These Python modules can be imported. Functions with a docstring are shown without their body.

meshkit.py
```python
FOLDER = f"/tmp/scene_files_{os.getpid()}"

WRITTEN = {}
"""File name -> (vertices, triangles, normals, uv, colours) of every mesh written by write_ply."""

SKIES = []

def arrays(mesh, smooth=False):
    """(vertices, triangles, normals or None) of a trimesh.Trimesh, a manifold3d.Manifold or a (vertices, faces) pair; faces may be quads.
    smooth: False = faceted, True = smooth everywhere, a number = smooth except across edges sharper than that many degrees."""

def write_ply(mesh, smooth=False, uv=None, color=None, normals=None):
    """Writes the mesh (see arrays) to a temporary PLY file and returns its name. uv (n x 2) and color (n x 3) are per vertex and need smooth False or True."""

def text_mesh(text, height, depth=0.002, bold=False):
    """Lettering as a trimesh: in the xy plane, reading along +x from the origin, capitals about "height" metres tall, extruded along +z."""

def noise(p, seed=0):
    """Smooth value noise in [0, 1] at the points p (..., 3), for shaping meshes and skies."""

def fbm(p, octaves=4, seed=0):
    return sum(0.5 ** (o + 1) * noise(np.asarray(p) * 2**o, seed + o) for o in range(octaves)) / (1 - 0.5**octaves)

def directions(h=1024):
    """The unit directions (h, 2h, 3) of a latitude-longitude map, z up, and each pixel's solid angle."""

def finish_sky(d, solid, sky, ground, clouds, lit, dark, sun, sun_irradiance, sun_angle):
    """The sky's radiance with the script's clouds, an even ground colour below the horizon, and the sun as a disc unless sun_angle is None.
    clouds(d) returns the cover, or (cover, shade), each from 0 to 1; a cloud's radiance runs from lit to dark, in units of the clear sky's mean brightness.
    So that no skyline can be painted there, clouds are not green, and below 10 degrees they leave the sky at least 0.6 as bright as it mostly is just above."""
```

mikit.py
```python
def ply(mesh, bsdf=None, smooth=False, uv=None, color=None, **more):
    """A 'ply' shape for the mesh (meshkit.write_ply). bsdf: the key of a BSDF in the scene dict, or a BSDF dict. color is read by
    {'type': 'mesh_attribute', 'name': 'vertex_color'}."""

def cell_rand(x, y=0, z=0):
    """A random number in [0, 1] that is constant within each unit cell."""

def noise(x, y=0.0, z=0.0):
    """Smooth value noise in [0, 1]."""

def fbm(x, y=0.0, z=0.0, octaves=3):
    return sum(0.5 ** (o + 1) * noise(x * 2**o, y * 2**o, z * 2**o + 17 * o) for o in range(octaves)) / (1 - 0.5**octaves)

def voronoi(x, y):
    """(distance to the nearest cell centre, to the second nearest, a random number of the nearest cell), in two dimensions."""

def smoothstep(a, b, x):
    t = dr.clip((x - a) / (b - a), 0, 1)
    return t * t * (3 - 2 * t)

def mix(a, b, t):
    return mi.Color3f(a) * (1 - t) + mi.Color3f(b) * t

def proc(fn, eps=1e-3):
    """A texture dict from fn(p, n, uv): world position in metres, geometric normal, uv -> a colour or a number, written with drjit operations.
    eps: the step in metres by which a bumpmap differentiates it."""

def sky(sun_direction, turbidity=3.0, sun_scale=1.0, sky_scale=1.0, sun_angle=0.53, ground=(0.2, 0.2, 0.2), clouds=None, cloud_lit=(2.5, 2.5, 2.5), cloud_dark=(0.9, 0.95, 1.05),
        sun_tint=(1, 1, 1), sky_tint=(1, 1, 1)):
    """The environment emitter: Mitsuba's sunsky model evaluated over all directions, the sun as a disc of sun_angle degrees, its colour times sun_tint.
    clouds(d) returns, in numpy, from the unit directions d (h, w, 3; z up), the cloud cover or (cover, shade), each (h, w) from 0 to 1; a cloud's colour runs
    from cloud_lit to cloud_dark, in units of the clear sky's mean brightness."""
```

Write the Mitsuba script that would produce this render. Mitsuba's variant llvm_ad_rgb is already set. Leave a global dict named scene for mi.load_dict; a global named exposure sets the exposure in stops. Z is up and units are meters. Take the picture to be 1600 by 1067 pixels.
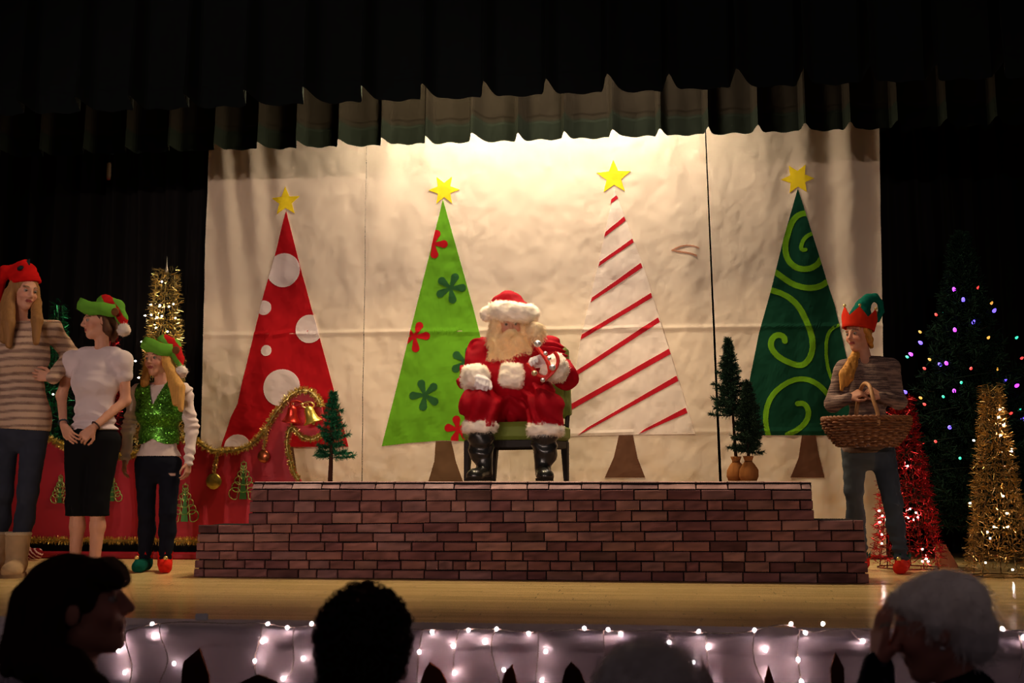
import math, random
import numpy as np, trimesh, mitsuba as mi, mikit, meshkit
from shapely.geometry import Polygon, LineString, Point
from shapely import affinity

random.seed(7)
rng = np.random.default_rng(7)
scene, labels = {}, {}
T = mi.ScalarTransform4f
A = np.array

# ------------------------------------------------------------------ camera
F = 1790.0
PSI, TH = math.radians(6.4), math.atan(218 / F)
EYE = A([0.609, -6.473, 0.567])
FW = A([-math.sin(PSI) * math.cos(TH), math.cos(PSI) * math.cos(TH), math.sin(TH)])
RT = A([math.cos(PSI), math.sin(PSI), 0.0])
UP = np.cross(RT, FW)
scene['camera'] = {'type': 'thinlens', 'fov': 2 * math.degrees(math.atan(800 / F)), 'fov_axis': 'x', 'aperture_radius': 0.006, 'focus_distance': 7.3,
                   'to_world': T().look_at(origin=EYE.tolist(), target=(EYE + FW).tolist(), up=[0, 0, 1]), 'near_clip': 0.05, 'far_clip': 100.0}


def at(px, py, Y):
    """the point of the upright plane y = Y that the survey of the photograph gives for a pixel"""
    d = FW + RT * (px - 800) / F - UP * (py - 533.5) / F
    return EYE + d * (Y - EYE[1]) / d[1]


def lin(r, g, b):
    c = A([r, g, b]) / 255.0
    return np.where(c < 0.04045, c / 12.92, ((c + 0.055) / 1.055) ** 2.4)


# ------------------------------------------------------------------ lights and exposure
exposure = 1.3


def lamp(key, c, aim, rad, color, power, weight=2.0, spot=None, half=None):
    """stage lantern lens: an area emitter, or a soft-edged spot"""
    c, aim = A(c, float), A(aim, float)
    if spot:
        scene[key] = {'type': 'spot', 'to_world': T().look_at(origin=c.tolist(), target=aim.tolist(), up=[0.1, 0.9, 0.2]), 'cutoff_angle': spot, 'beam_width': half or spot * 0.5,
                      'intensity': {'type': 'rgb', 'value': (A(color) * power).tolist()}, 'sampling_weight': weight}
        return
    sx, sy = rad
    scene[key] = {'type': 'rectangle', 'to_world': T().look_at(origin=c.tolist(), target=aim.tolist(), up=[0.0, 0.9, 0.2]) @ T().scale([sx, sy, 1]),
                  'emitter': {'type': 'area', 'radiance': {'type': 'rgb', 'value': (A(color) * power).tolist()}, 'sampling_weight': weight}}
    labels[key] = {'kind': 'structure'}


# border strip behind the second valance, washing the canvas from above
lamp('border_light', (-0.15, 1.80, 3.62), (-0.15, 2.05, 0.0), (1.25, 0.06), (1.0, 0.84, 0.64), 25.0, 6.0)
# overhead lanterns between the two valances
lamp('border_light_001', (-0.75, 0.75, 4.0), (-0.3, 0.6, 0.4), (0.16, 0.16), (1.0, 0.76, 0.44), 66.0, 3.0)
lamp('border_light_002', (0.45, 0.75, 4.0), (0.2, 0.6, 0.4), (0.16, 0.16), (1.0, 0.76, 0.50), 52.0, 3.0)
# unseen front-of-house spots, added as a low spread row to soften shadows
for i_, (x_, ax_, pw_) in enumerate(((-5.0, -1.9, 21.0), (-3.0, -1.6, 21.0), (-1.0, -1.7, 21.0), (1.0, 1.0, 11.0), (3.0, 1.3, 10.0), (5.0, 1.1, 10.0))):
    lamp(f'hall_spot_{i_ + 1:03d}', (x_, -13.0, 2.45), (ax_, 1.0, 1.9), None, (1.0, 0.75, 0.63), pw_, 1.0, spot=11.5, half=7.5)
scene['hall_ambient'] = {'type': 'constant', 'radiance': {'type': 'rgb', 'value': [0.0130, 0.0100, 0.0112]}, 'sampling_weight': 1.0}  # even fill with no source, added to lift the dark hall

# ------------------------------------------------------------------ materials
VC = {'type': 'mesh_attribute', 'name': 'vertex_color'}


def mat(key, **kw):
    scene[key] = {'type': 'twosided', 'bsdf': {'type': 'principled', **kw}}


def rgb(c):
    return {'type': 'rgb', 'value': [float(x) for x in c]}


mat('cloth', base_color=VC, roughness=0.95, specular=0.1)
mat('velvet', base_color=VC, roughness=0.9, specular=0.1, sheen=0.6, sheen_tint=0.8)
mat('plush', base_color=VC, roughness=0.75, specular=0.12, sheen=0.45, sheen_tint=1.0)
mat('skin', base_color=VC, roughness=0.55, specular=0.35)
mat('hair', base_color=VC, roughness=0.6, specular=0.15)
mat('gloss', base_color=VC, roughness=0.28, specular=0.6)
mat('satin', base_color=VC, roughness=0.55, specular=0.4)
mat('tinsel', base_color=VC, roughness=0.28, metallic=0.8, specular=0.8)
mat('sequin', base_color=VC, roughness=0.3, metallic=0.75)


def floor_fn(p, n, uv):
    import drjit as dr
    row = p.y / 0.057
    col = p.x / 1.1 + mikit.cell_rand(dr.floor(row), 3) * 7.0
    tone = mikit.cell_rand(dr.floor(row), dr.floor(col))
    grain = mikit.fbm(p.x * 3.0, p.y * 90.0, 0.0, octaves=3)
    fy, fx = row - dr.floor(row), col - dr.floor(col)
    gap = dr.maximum(mikit.smoothstep(0.95, 0.99, fy), mikit.smoothstep(0.993, 0.998, fx))
    c = mikit.mix((0.58, 0.40, 0.155), (0.72, 0.52, 0.23), tone)
    c = c * (0.8 + 0.35 * grain)
    return c * (1.0 - 0.5 * gap)


scene['boards'] = {'type': 'twosided', 'bsdf': {'type': 'principled', 'base_color': mikit.proc(floor_fn), 'roughness': 0.17, 'specular': 0.45}}
mat('black_wall', base_color=rgb((0.012, 0.012, 0.013)), roughness=0.9)
mat('hall_floor', base_color=rgb((0.03, 0.028, 0.026)), roughness=0.7)


# ------------------------------------------------------------------ helpers
def number(key):
    if key not in scene and key not in labels:
        return key
    i = 1
    while f'{key}_{i:03d}' in scene or f'{key}_{i:03d}' in labels:
        i += 1
    return f'{key}_{i:03d}'


def tag(key, label=None, cat=None, group=None, kind=None):
    d = labels.setdefault(key, {})
    for k, v in (('label', label), ('category', cat), ('group', group), ('kind', kind)):
        if v:
            d[k] = v
    return key


def thing(name, label, cat, group=None):
    key = number(name)
    labels[key] = {}
    return tag(key, label, cat, group)


def put(name, mesh, material, col=(0.5, 0.5, 0.5), parent=None, smooth=True, label=None, cat=None, group=None, kind=None, emit=None, weight=0.04):
    key = number((parent + '__' if parent else '') + name)
    v, f, n = meshkit.arrays(mesh, smooth)
    if callable(col):
        c = np.asarray(col(v), float)
    else:
        c = np.asarray(col, float)
    if c.ndim == 1:
        c = np.tile(c, (len(v), 1))
    m2 = (v, f)
    if n is None:
        d = mikit.ply(m2, material, False, color=c)
    else:
        path = meshkit.write_ply(m2, False, None, c, normals=n)
        d = {'type': 'ply', 'filename': path, 'face_normals': False, 'bsdf': {'type': 'ref', 'id': material}}
    if emit is not None:
        d['emitter'] = {'type': 'area', 'radiance': rgb(emit), 'sampling_weight': weight}
    scene[key] = d
    if label or cat or group or kind:
        tag(key, label, cat, group, kind)
    return key


def vary(c, amt, scale=30.0, seed=0):
    c = A(c, float)
    return lambda v: np.clip(c * (1 + amt * (2 * meshkit.fbm(v * scale, 3, seed) - 1))[:, None], 0, 1)


def join(ms):
    vs, fs, n = [], [], 0
    for m in ms:
        v, f, _ = meshkit.arrays(m)
        vs.append(v)
        fs.append(f + n)
        n += len(v)
    return trimesh.Trimesh(np.vstack(vs), np.vstack(fs), process=False)


def box(x0, x1, y0, y1, z0, z1):
    m = trimesh.creation.box((x1 - x0, y1 - y0, z1 - z0))
    m.apply_translation(((x0 + x1) / 2, (y0 + y1) / 2, (z0 + z1) / 2))
    return m


def chamfer_box(size, c, M=None, b=0.006):
    import manifold3d as m3
    s = A(size, float)
    pts = []
    for k in range(3):
        h = s / 2 - b
        h[k] = s[k] / 2
        for sx in (-1, 1):
            for sy in (-1, 1):
                for sz in (-1, 1):
                    pts.append(h * [sx, sy, sz])
    m = trimesh.Trimesh(*meshkit.arrays(m3.Manifold.hull_points(np.array(pts, dtype=np.float64)))[:2], process=False)
    v = np.array(m.vertices)
    if M is not None:
        v = v @ np.asarray(M).T
    m.vertices = v + A(c)
    return m


def tube(pts, r, sides=8, closed=False, caps=True):
    p = np.asarray(pts, float)
    n = len(p)
    r = np.broadcast_to(np.asarray(r, float), (n,))
    t = np.roll(p, -1, 0) - np.roll(p, 1, 0) if closed else np.gradient(p, axis=0)
    t /= np.linalg.norm(t, axis=1, keepdims=True) + 1e-12
    a = np.zeros_like(p)
    ref = A([0, 0, 1.0]) if abs(t[0][2]) < 0.9 else A([1.0, 0, 0])
    for i in range(n):
        ref = ref - t[i] * (ref @ t[i])
        ref /= np.linalg.norm(ref) + 1e-12
        a[i] = ref
    b = np.cross(t, a)
    ang = np.arange(sides) * 2 * np.pi / sides
    v = p[:, None] + r[:, None, None] * (np.cos(ang)[None, :, None] * a[:, None] + np.sin(ang)[None, :, None] * b[:, None])
    m = n if closed else n - 1
    i, j = np.meshgrid(np.arange(m), np.arange(sides), indexing='ij')
    i2, j2 = (i + 1) % n, (j + 1) % sides
    q = np.stack([i * sides + j, i * sides + j2, i2 * sides + j2, i2 * sides + j], -1).reshape(-1, 4)
    f = np.vstack([q[:, [0, 2, 1]], q[:, [0, 3, 2]]])
    v = v.reshape(-1, 3)
    if caps and not closed:
        k = len(v)
        v = np.vstack([v, p[0], p[-1]])
        jj = np.arange(sides)
        f = np.vstack([f, np.stack([jj, (jj + 1) % sides, jj * 0 + k], 1), np.stack([(n - 1) * sides + (jj + 1) % sides, (n - 1) * sides + jj, jj * 0 + k + 1], 1)])
    return trimesh.Trimesh(v, f, process=False)


def spline(pts, n=40):
    from scipy.interpolate import CubicSpline
    p = np.asarray(pts, float)
    t = np.concatenate([[0], np.cumsum(np.linalg.norm(np.diff(p, axis=0), axis=1))])
    return CubicSpline(t, p)(np.linspace(0, t[-1], n))


def grid_mesh(P):
    """P (a, b, 3) -> sheet"""
    a, b = P.shape[:2]
    i, j = np.meshgrid(np.arange(a - 1), np.arange(b - 1), indexing='ij')
    q = np.stack([i * b + j, i * b + j + 1, (i + 1) * b + j + 1, (i + 1) * b + j], -1).reshape(-1, 4)
    return trimesh.Trimesh(P.reshape(-1, 3), np.vstack([q[:, [0, 1, 2]], q[:, [0, 2, 3]]]), process=False)


def lathe(profile, c, M=None, n=32):
    """profile (r, h) about the local z axis"""
    p = np.asarray(profile, float)
    ang = np.linspace(0, 2 * np.pi, n + 1)
    P = np.stack([p[:, None, 0] * np.cos(ang), p[:, None, 0] * np.sin(ang), np.repeat(p[:, None, 1], n + 1, 1)], -1)
    m = grid_mesh(P)
    v = np.array(m.vertices)
    if M is not None:
        v = v @ np.asarray(M).T
    m.vertices = v + A(c)
    return m


def strips(base, direc, length, width, curve=0.0, droop=None):
    """one thin two-triangle blade for every base point"""
    base, direc = np.asarray(base), np.asarray(direc)
    n = len(base)
    d = direc / (np.linalg.norm(direc, axis=1, keepdims=True) + 1e-12)
    s = np.cross(d, rng.normal(size=(n, 3)))
    s /= np.linalg.norm(s, axis=1, keepdims=True) + 1e-12
    L = (length * rng.uniform(0.6, 1.2, n))[:, None]
    w = np.broadcast_to(np.asarray(width, float), (n,))[:, None] / 2
    e = base + d * L
    if droop is not None:
        e = e + A(droop) * L
    v = np.stack([base - s * w, base + s * w, e + s * w * 0.7, e - s * w * 0.7], 1).reshape(-1, 3)
    k = np.arange(n)[:, None] * 4
    f = np.vstack([k + [0, 1, 2], k + [0, 2, 3]])
    return v, f


def fuzz(mesh, n, length, width=0.003, jitter=0.5, droop=None, offset=0.0):
    """short hairs standing out of a surface, joined with it"""
    v, f, _ = meshkit.arrays(mesh)
    m = trimesh.Trimesh(v, f, process=False)
    area = m.area_faces
    pick = rng.choice(len(f), n, p=area / area.sum())
    w = rng.dirichlet((1, 1, 1), n)
    p = (v[f[pick]] * w[..., None]).sum(1)
    nn = m.face_normals[pick] + rng.normal(size=(n, 3)) * jitter
    sv, sf = strips(p - nn * offset, nn, length, width, droop=droop)
    return trimesh.Trimesh(sv, sf, process=False)


# signed-distance modelling of bodies, clothes and hair
def C(a, b, ra, rb=None, op=1, k=None):
    return ['c', A(a, float), A(b, float), ra, ra if rb is None else rb, op, k]


def El(c, r, M=None, op=1, k=None):
    return ['e', A(c, float), A(r, float), np.eye(3) if M is None else np.asarray(M), None, op, k]


def inflate(prims, d):
    out = []
    for p in prims:
        p = list(p)
        if p[0] == 'c':
            p[3], p[4] = p[3] + d, p[4] + d
        else:
            p[2] = p[2] + d
        out.append(p)
    return out


def sdf(prims, res=0.008, k=0.025, cuts=(), noise=None, pad=0.03):
    lo, hi = [], []
    for p in prims:
        if p[5] < 0:
            continue
        if p[0] == 'c':
            m = max(p[3], p[4])
            lo += [np.minimum(p[1], p[2]) - m]
            hi += [np.maximum(p[1], p[2]) + m]
        else:
            m = p[2].max()
            lo += [p[1] - m]
            hi += [p[1] + m]
    lo, hi = np.min(lo, 0) - pad - k * 0.5, np.max(hi, 0) + pad + k * 0.5
    nn = np.ceil((hi - lo) / res).astype(int) + 1
    ax = [lo[i] + res * np.arange(nn[i]) for i in range(3)]
    D = np.full(nn, 1.0, np.float32)
    for p in prims:
        kk = k if p[6] is None else p[6]
        g = kk + pad
        if p[0] == 'c':
            m = max(p[3], p[4])
            a0, a1 = np.minimum(p[1], p[2]) - m - g, np.maximum(p[1], p[2]) + m + g
        else:
            ext = np.sqrt(((p[3] * p[2]) ** 2).sum(1))
            a0, a1 = p[1] - ext - g, p[1] + ext + g
        i0 = np.clip(np.floor((a0 - lo) / res).astype(int), 0, nn)
        i1 = np.clip(np.ceil((a1 - lo) / res).astype(int) + 1, 0, nn)
        if (i1 <= i0).any():
            continue
        sl = tuple(slice(a, b) for a, b in zip(i0, i1))
        X, Y, Z = np.meshgrid(*[ax[i][sl[i]] for i in range(3)], indexing='ij')
        P = np.stack([X, Y, Z], -1)
        if p[0] == 'c':
            ab = p[2] - p[1]
            q = P - p[1]
            t = np.clip(q @ ab / (ab @ ab + 1e-12), 0, 1)
            s = np.linalg.norm(q - t[..., None] * ab, axis=-1) - (p[3] + (p[4] - p[3]) * t)
        else:
            q = (P - p[1]) @ p[3]
            k0 = np.linalg.norm(q / p[2], axis=-1)
            k1 = np.linalg.norm(q / p[2] ** 2, axis=-1)
            s = k0 * (k0 - 1) / (k1 + 1e-9)
        d = D[sl]
        if p[5] > 0:
            h = np.clip(0.5 + 0.5 * (d - s) / kk, 0, 1)
            D[sl] = d * (1 - h) + s * h - kk * h * (1 - h)
        else:
            h = np.clip(0.5 - 0.5 * (d + s) / kk, 0, 1)
            D[sl] = d * (1 - h) + (-s) * h + kk * h * (1 - h)
    if noise is not None or len(cuts):
        near = np.abs(D) < 0.06 if not len(cuts) else D < 0.06
        idx = np.argwhere(near)
        P = lo + idx * res
        dv = D[near]
        if noise is not None:
            dv = dv + noise(P)
        for pt, nrm in cuts:
            nrm = A(nrm, float) / np.linalg.norm(nrm)
            dv = np.maximum(dv, (P - A(pt)) @ nrm)
        D[near] = dv
    return surface_nets(D, lo, res)


def surface_nets(D, lo, res):
    S = D < 0
    nx, ny, nz = D.shape
    cnt = np.zeros((nx - 1, ny - 1, nz - 1), np.int8)
    for a, b, c in np.ndindex(2, 2, 2):
        cnt += S[a:nx - 1 + a, b:ny - 1 + b, c:nz - 1 + c]
    cell = (cnt > 0) & (cnt < 8)
    I = np.argwhere(cell)
    idx = np.full(cell.shape, -1, np.int64)
    idx[cell] = np.arange(len(I))
    acc, w = np.zeros((len(I), 3)), np.zeros(len(I))
    cs = [A(o) for o in np.ndindex(2, 2, 2)]
    for u in range(8):
        for v in range(u + 1, 8):
            if np.abs(cs[u] - cs[v]).sum() != 1:
                continue
            pu, pv = I + cs[u], I + cs[v]
            du, dv = D[tuple(pu.T)], D[tuple(pv.T)]
            m = (du < 0) != (dv < 0)
            t = (du / np.where(m, du - dv, 1))[:, None]
            acc += np.where(m[:, None], cs[u] + (cs[v] - cs[u]) * t, 0)
            w += m
    V = lo + (I + acc / w[:, None]) * res
    quads = []
    for ax in range(3):
        o1, o2 = [(1, 2), (2, 0), (0, 1)][ax]
        sl0, sl1 = [slice(None)] * 3, [slice(None)] * 3
        sl0[ax], sl1[ax] = slice(0, -1), slice(1, None)
        ch = S[tuple(sl0)] != S[tuple(sl1)]
        E_ = np.argwhere(ch)
        E_ = E_[(E_[:, o1] > 0) & (E_[:, o2] > 0) & (E_[:, o1] < D.shape[o1] - 1) & (E_[:, o2] < D.shape[o2] - 1)]
        inside = S[tuple(E_.T)]
        e1, e2 = np.zeros(3, int), np.zeros(3, int)
        e1[o1], e2[o2] = 1, 1
        q = np.stack([idx[tuple((E_ - e1 - e2).T)], idx[tuple((E_ - e2).T)], idx[tuple(E_.T)], idx[tuple((E_ - e1).T)]], 1)
        q[~inside] = q[~inside][:, ::-1]
        quads.append(q)
    q = np.vstack(quads)
    q = q[(q >= 0).all(1)]
    return trimesh.Trimesh(V, np.vstack([q[:, [0, 1, 2]], q[:, [0, 2, 3]]]), process=False)


def wrinkle(amp, sx=14.0, sz=9.0, seed=0):
    return lambda P: amp * (2 * meshkit.fbm(P * A([sx, sx, sz]), 3, seed) - 1)


def frame(yaw, pitch=0.0, roll=0.0):
    """columns: the figure's viewer-right axis, its forward, its up; yaw 0 looks at the audience, + turns to the viewer's right"""
    y, p = math.radians(yaw), math.radians(pitch)
    f = A([math.sin(y) * math.cos(p), -math.cos(y) * math.cos(p), math.sin(p)])
    x = np.cross([0, 0, 1], f)
    x /= np.linalg.norm(x)
    u = np.cross(f, x)
    r = math.radians(roll)
    x, u = x * math.cos(r) + u * math.sin(r), u * math.cos(r) - x * math.sin(r)
    return np.stack([x, f, u], 1)


def unit(v):
    v = A(v, float)
    return v / np.linalg.norm(v)



# ------------------------------------------------------------------ the setting
def struct(name, mesh, material, col=(0.02, 0.02, 0.02)):
    return put(name, mesh, material, col, smooth=False, kind='structure')


struct('floor', box(-6.5, 6.5, -2.12, 3.6, -0.06, 0.0), 'boards')
struct('trim_1', box(-6.5, 6.5, -2.12, -2.06, -0.9, -0.06), 'black_wall')
struct('floor_001', box(-6.5, 6.5, -9.0, -2.06, -0.96, -0.9), 'hall_floor')
struct('wall_back', box(-6.5, 6.5, 3.6, 3.7, -0.9, 5.2), 'black_wall')
struct('wall_left', box(-6.6, -6.5, -1.8, 3.7, -0.9, 5.2), 'black_wall')
struct('wall_right', box(6.5, 6.6, -1.8, 3.7, -0.9, 5.2), 'black_wall')
struct('ceiling', box(-6.5, 6.5, -1.8, 3.7, 5.2, 5.3), 'black_wall')


# ------------------------------------------------------------------ curtains and valances
def valance(name, label, x0, x1, y0, zb, zt, period, phase, amp, hike, col, hem, seed):
    nx = int((x1 - x0) / 0.0125)
    x = np.linspace(x0, x1, nx)
    jit = 0.25 * (meshkit.noise(np.stack([x * 1.3, x * 0, x * 0], 1), seed) - 0.5)
    p = ((x - phase) / period + jit) % 1.0
    idx = np.floor((x - phase) / period + jit)
    rr = meshkit.noise(np.stack([idx * 7.31, idx * 0 + 0.5, idx * 0], 1), seed + 3)
    fold = np.where(p < 0.07, p / 0.07, np.exp(-((p - 0.07) / (0.06 + 0.12 * rr)) ** 2))
    soft = 0.35 * np.sin(p * 6.28 * 2 + rr * 6)
    zz = np.concatenate([np.linspace(0, 0.012, 3), [0.03, 0.055, 0.075, 0.085, 0.095, 0.105, 0.115], np.linspace(0.13, 1, 22)])
    hm = zb + hike * fold * (0.6 + 0.8 * rr) + 0.012 * soft
    Z = hm[:, None] + zz[None, :] * (zt - hm)[:, None]
    flare = np.exp(-(Z - zb) / 0.9)
    Y = y0 - amp * fold[:, None] * (0.45 + 0.55 * flare) - 0.018 * soft[:, None] * flare
    Y += 0.018 * (meshkit.fbm(np.stack([np.repeat(x[:, None] * 6, len(zz), 1), Z * 5, Z * 0], -1), 3, seed) - 0.5)
    Y += np.where((zz > 0.075) & (zz < 0.11), 0.004, 0)[None, :]
    P = np.stack([np.repeat(x[:, None], len(zz), 1), Y, Z], -1)
    m = grid_mesh(P)
    cc = np.where((np.repeat(zz[None, :], nx, 0) < 0.09)[..., None], A(hem), A(col)).reshape(-1, 3)
    return put(name, m, 'velvet', cc, smooth=False, label=label, cat='valance')


valance('valance', 'wide black front valance with scalloped hem across the top of the stage', -4.6, 4.6, 0.25, 2.90, 4.6, 0.372, 0.05, 0.16, 0.055,
        (0.0030, 0.0045, 0.0046), (0.0030, 0.0045, 0.0046), 2)
valance('valance', 'dark pleated second valance lit brown and green just above the canvas backdrop', -4.6, 4.6, 1.45, 2.985, 4.6, 0.325, 0.09, 0.11, 0.03,
        (0.019, 0.016, 0.0125), (0.011, 0.0165, 0.013), 5)


def curtain(label, x0, x1, y0, zb, zt, period, amp, col, seed):
    nx = int((x1 - x0) / 0.015)
    x = np.linspace(x0, x1, nx)
    ph = x / period + 1.2 * meshkit.noise(np.stack([x * 1.1, x * 0, x * 0], 1), seed)
    z = np.linspace(zb, zt, 24)
    X, Z = np.meshgrid(x, z, indexing='ij')
    wob = 0.3 * meshkit.noise(np.stack([X * 2, Z * 0.6, Z * 0], -1), seed + 1)
    Y = y0 + amp * np.sin(6.283 * (ph[:, None] + wob)) + 0.4 * amp * np.sin(6.283 * (2.3 * ph[:, None] + wob * 2))
    return put('stage_curtain', grid_mesh(np.stack([X, Y, Z], -1)), 'velvet', col, label=label, cat='curtain')


curtain('black pleated side curtain left of the canvas backdrop', -6.2, -2.70, 2.55, 0.02, 4.6, 0.27, 0.055, (0.010, 0.009, 0.009), 11)
curtain('black pleated side curtain right of the canvas backdrop', 2.25, 6.2, 2.95, 0.02, 4.6, 0.27, 0.055, (0.008, 0.007, 0.007), 12)
curtain('black curtain seen through the gap between the canvas panels', -2.69, 2.24, 2.85, 0.02, 4.6, 0.3, 0.06, (0.008, 0.008, 0.014), 13)

# ------------------------------------------------------------------ painted canvas backdrop
BY = 2.2


def drape(x, z):
    """how far the hanging canvas stands off its plane"""
    q = lambda sx, sz, s, o=2: 2 * meshkit.fbm(np.stack([x * sx, z * sz, x * 0], -1), o, s) - 1
    d = 0.016 * q(3.1, 0.9, 1) + 0.010 * q(6.0, 4.0, 2, 3) + 0.0045 * q(13.0, 11.0, 3) + 0.0016 * q(27.0, 23.0, 4)
    top = np.clip((z - 1.2) / 2.0, 0, 1)
    d = d + top * 0.028 * np.sin(26 * (x - 0.12 * (3.2 - z))) * np.exp(-((x + 2.55) / 0.28) ** 2)
    d = d + (0.35 + 0.65 * top) * 0.035 * np.sin(19 * x + 0.6) * np.exp(-((x - 2.15) / 0.34) ** 2)
    d = d + top * 0.020 * np.sin(15 * (x + 0.25 * (3.2 - z))) * np.exp(-((x + 1.25) / 0.22) ** 2)
    d = d + top * 0.016 * np.sin(14 * (x - 0.2 * (3.2 - z))) * np.exp(-((x - 0.9) / 0.25) ** 2)
    d = d - 0.010 * np.exp(-((z - 1.715 - 0.006 * q(1.5, 0.1, 9)) / 0.014) ** 2)
    d = d - 0.005 * np.exp(-((z - 0.93) / 0.012) ** 2) * (x > -0.2)
    return d


def cv(px, py):
    p = at(px, py, BY)
    return (p[0], p[2])


canvas_col = lin(226, 208, 184)


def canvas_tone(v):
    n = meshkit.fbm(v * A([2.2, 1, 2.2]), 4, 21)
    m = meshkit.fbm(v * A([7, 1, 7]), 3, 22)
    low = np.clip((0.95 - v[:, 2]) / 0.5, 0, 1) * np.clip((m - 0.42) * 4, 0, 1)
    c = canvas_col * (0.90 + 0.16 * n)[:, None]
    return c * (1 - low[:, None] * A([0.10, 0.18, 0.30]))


def panel(label, xt0, xt1, xb0, xb1, zb=0.03, zt=3.55):
    nx, nz = int((xt1 - xt0) / 0.0135), int((zt - zb) / 0.0135)
    u, w = np.meshgrid(np.linspace(0, 1, nx), np.linspace(0, 1, nz), indexing='ij')
    X = (xb0 + (xt0 - xb0) * w) * (1 - u) + (xb1 + (xt1 - xb1) * w) * u
    Z = zb + (zt - zb) * w
    Y = BY + drape(X, Z)
    m = grid_mesh(np.stack([X, Y, Z], -1))
    m.invert()
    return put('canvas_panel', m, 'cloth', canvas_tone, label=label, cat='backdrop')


def paint(parent, name, poly, col, off=0.006, label=None, edge=0.045):
    """felt shape glued on the canvas, following its folds"""
    ms = []
    for g in getattr(poly, 'geoms', [poly]):
        if g.is_empty or g.area < 1e-5:
            continue
        m = trimesh.creation.extrude_polygon(g.simplify(0.0015), 1.0, engine='earcut')
        v, f = trimesh.remesh.subdivide_to_size(np.array(m.vertices) * [1, 1, 0.01], m.faces, edge, max_iter=12)
        t = v[:, 2] * 100
        y = BY + drape(v[:, 0], v[:, 1]) + 0.001 - t * (off + 0.001)
        ms.append(trimesh.Trimesh(np.stack([v[:, 0], y, v[:, 1]], 1), f[:, ::-1], process=False))
    if not ms:
        return None
    c = A(col, float)
    return put(name, join(ms), 'cloth', lambda v: c * (0.86 + 0.28 * meshkit.fbm(v * A([9, 1, 9]), 3, 31))[:, None], parent, smooth=False, label=label)


def poly_px(*pts):
    return Polygon([cv(*p) for p in pts])


def disc_px(px, py, r):
    return Point(cv(px, py)).buffer(r / 205.0, 24)


def star_px(px, py, r, n, rot, inner=0.42):
    c = A(cv(px, py))
    R = r / 205.0
    return Polygon([c + R * (1 if i % 2 == 0 else inner) * A([math.cos(a), math.sin(a)]) for i in range(2 * n) for a in [math.radians(rot) + i * math.pi / n]])


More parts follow.
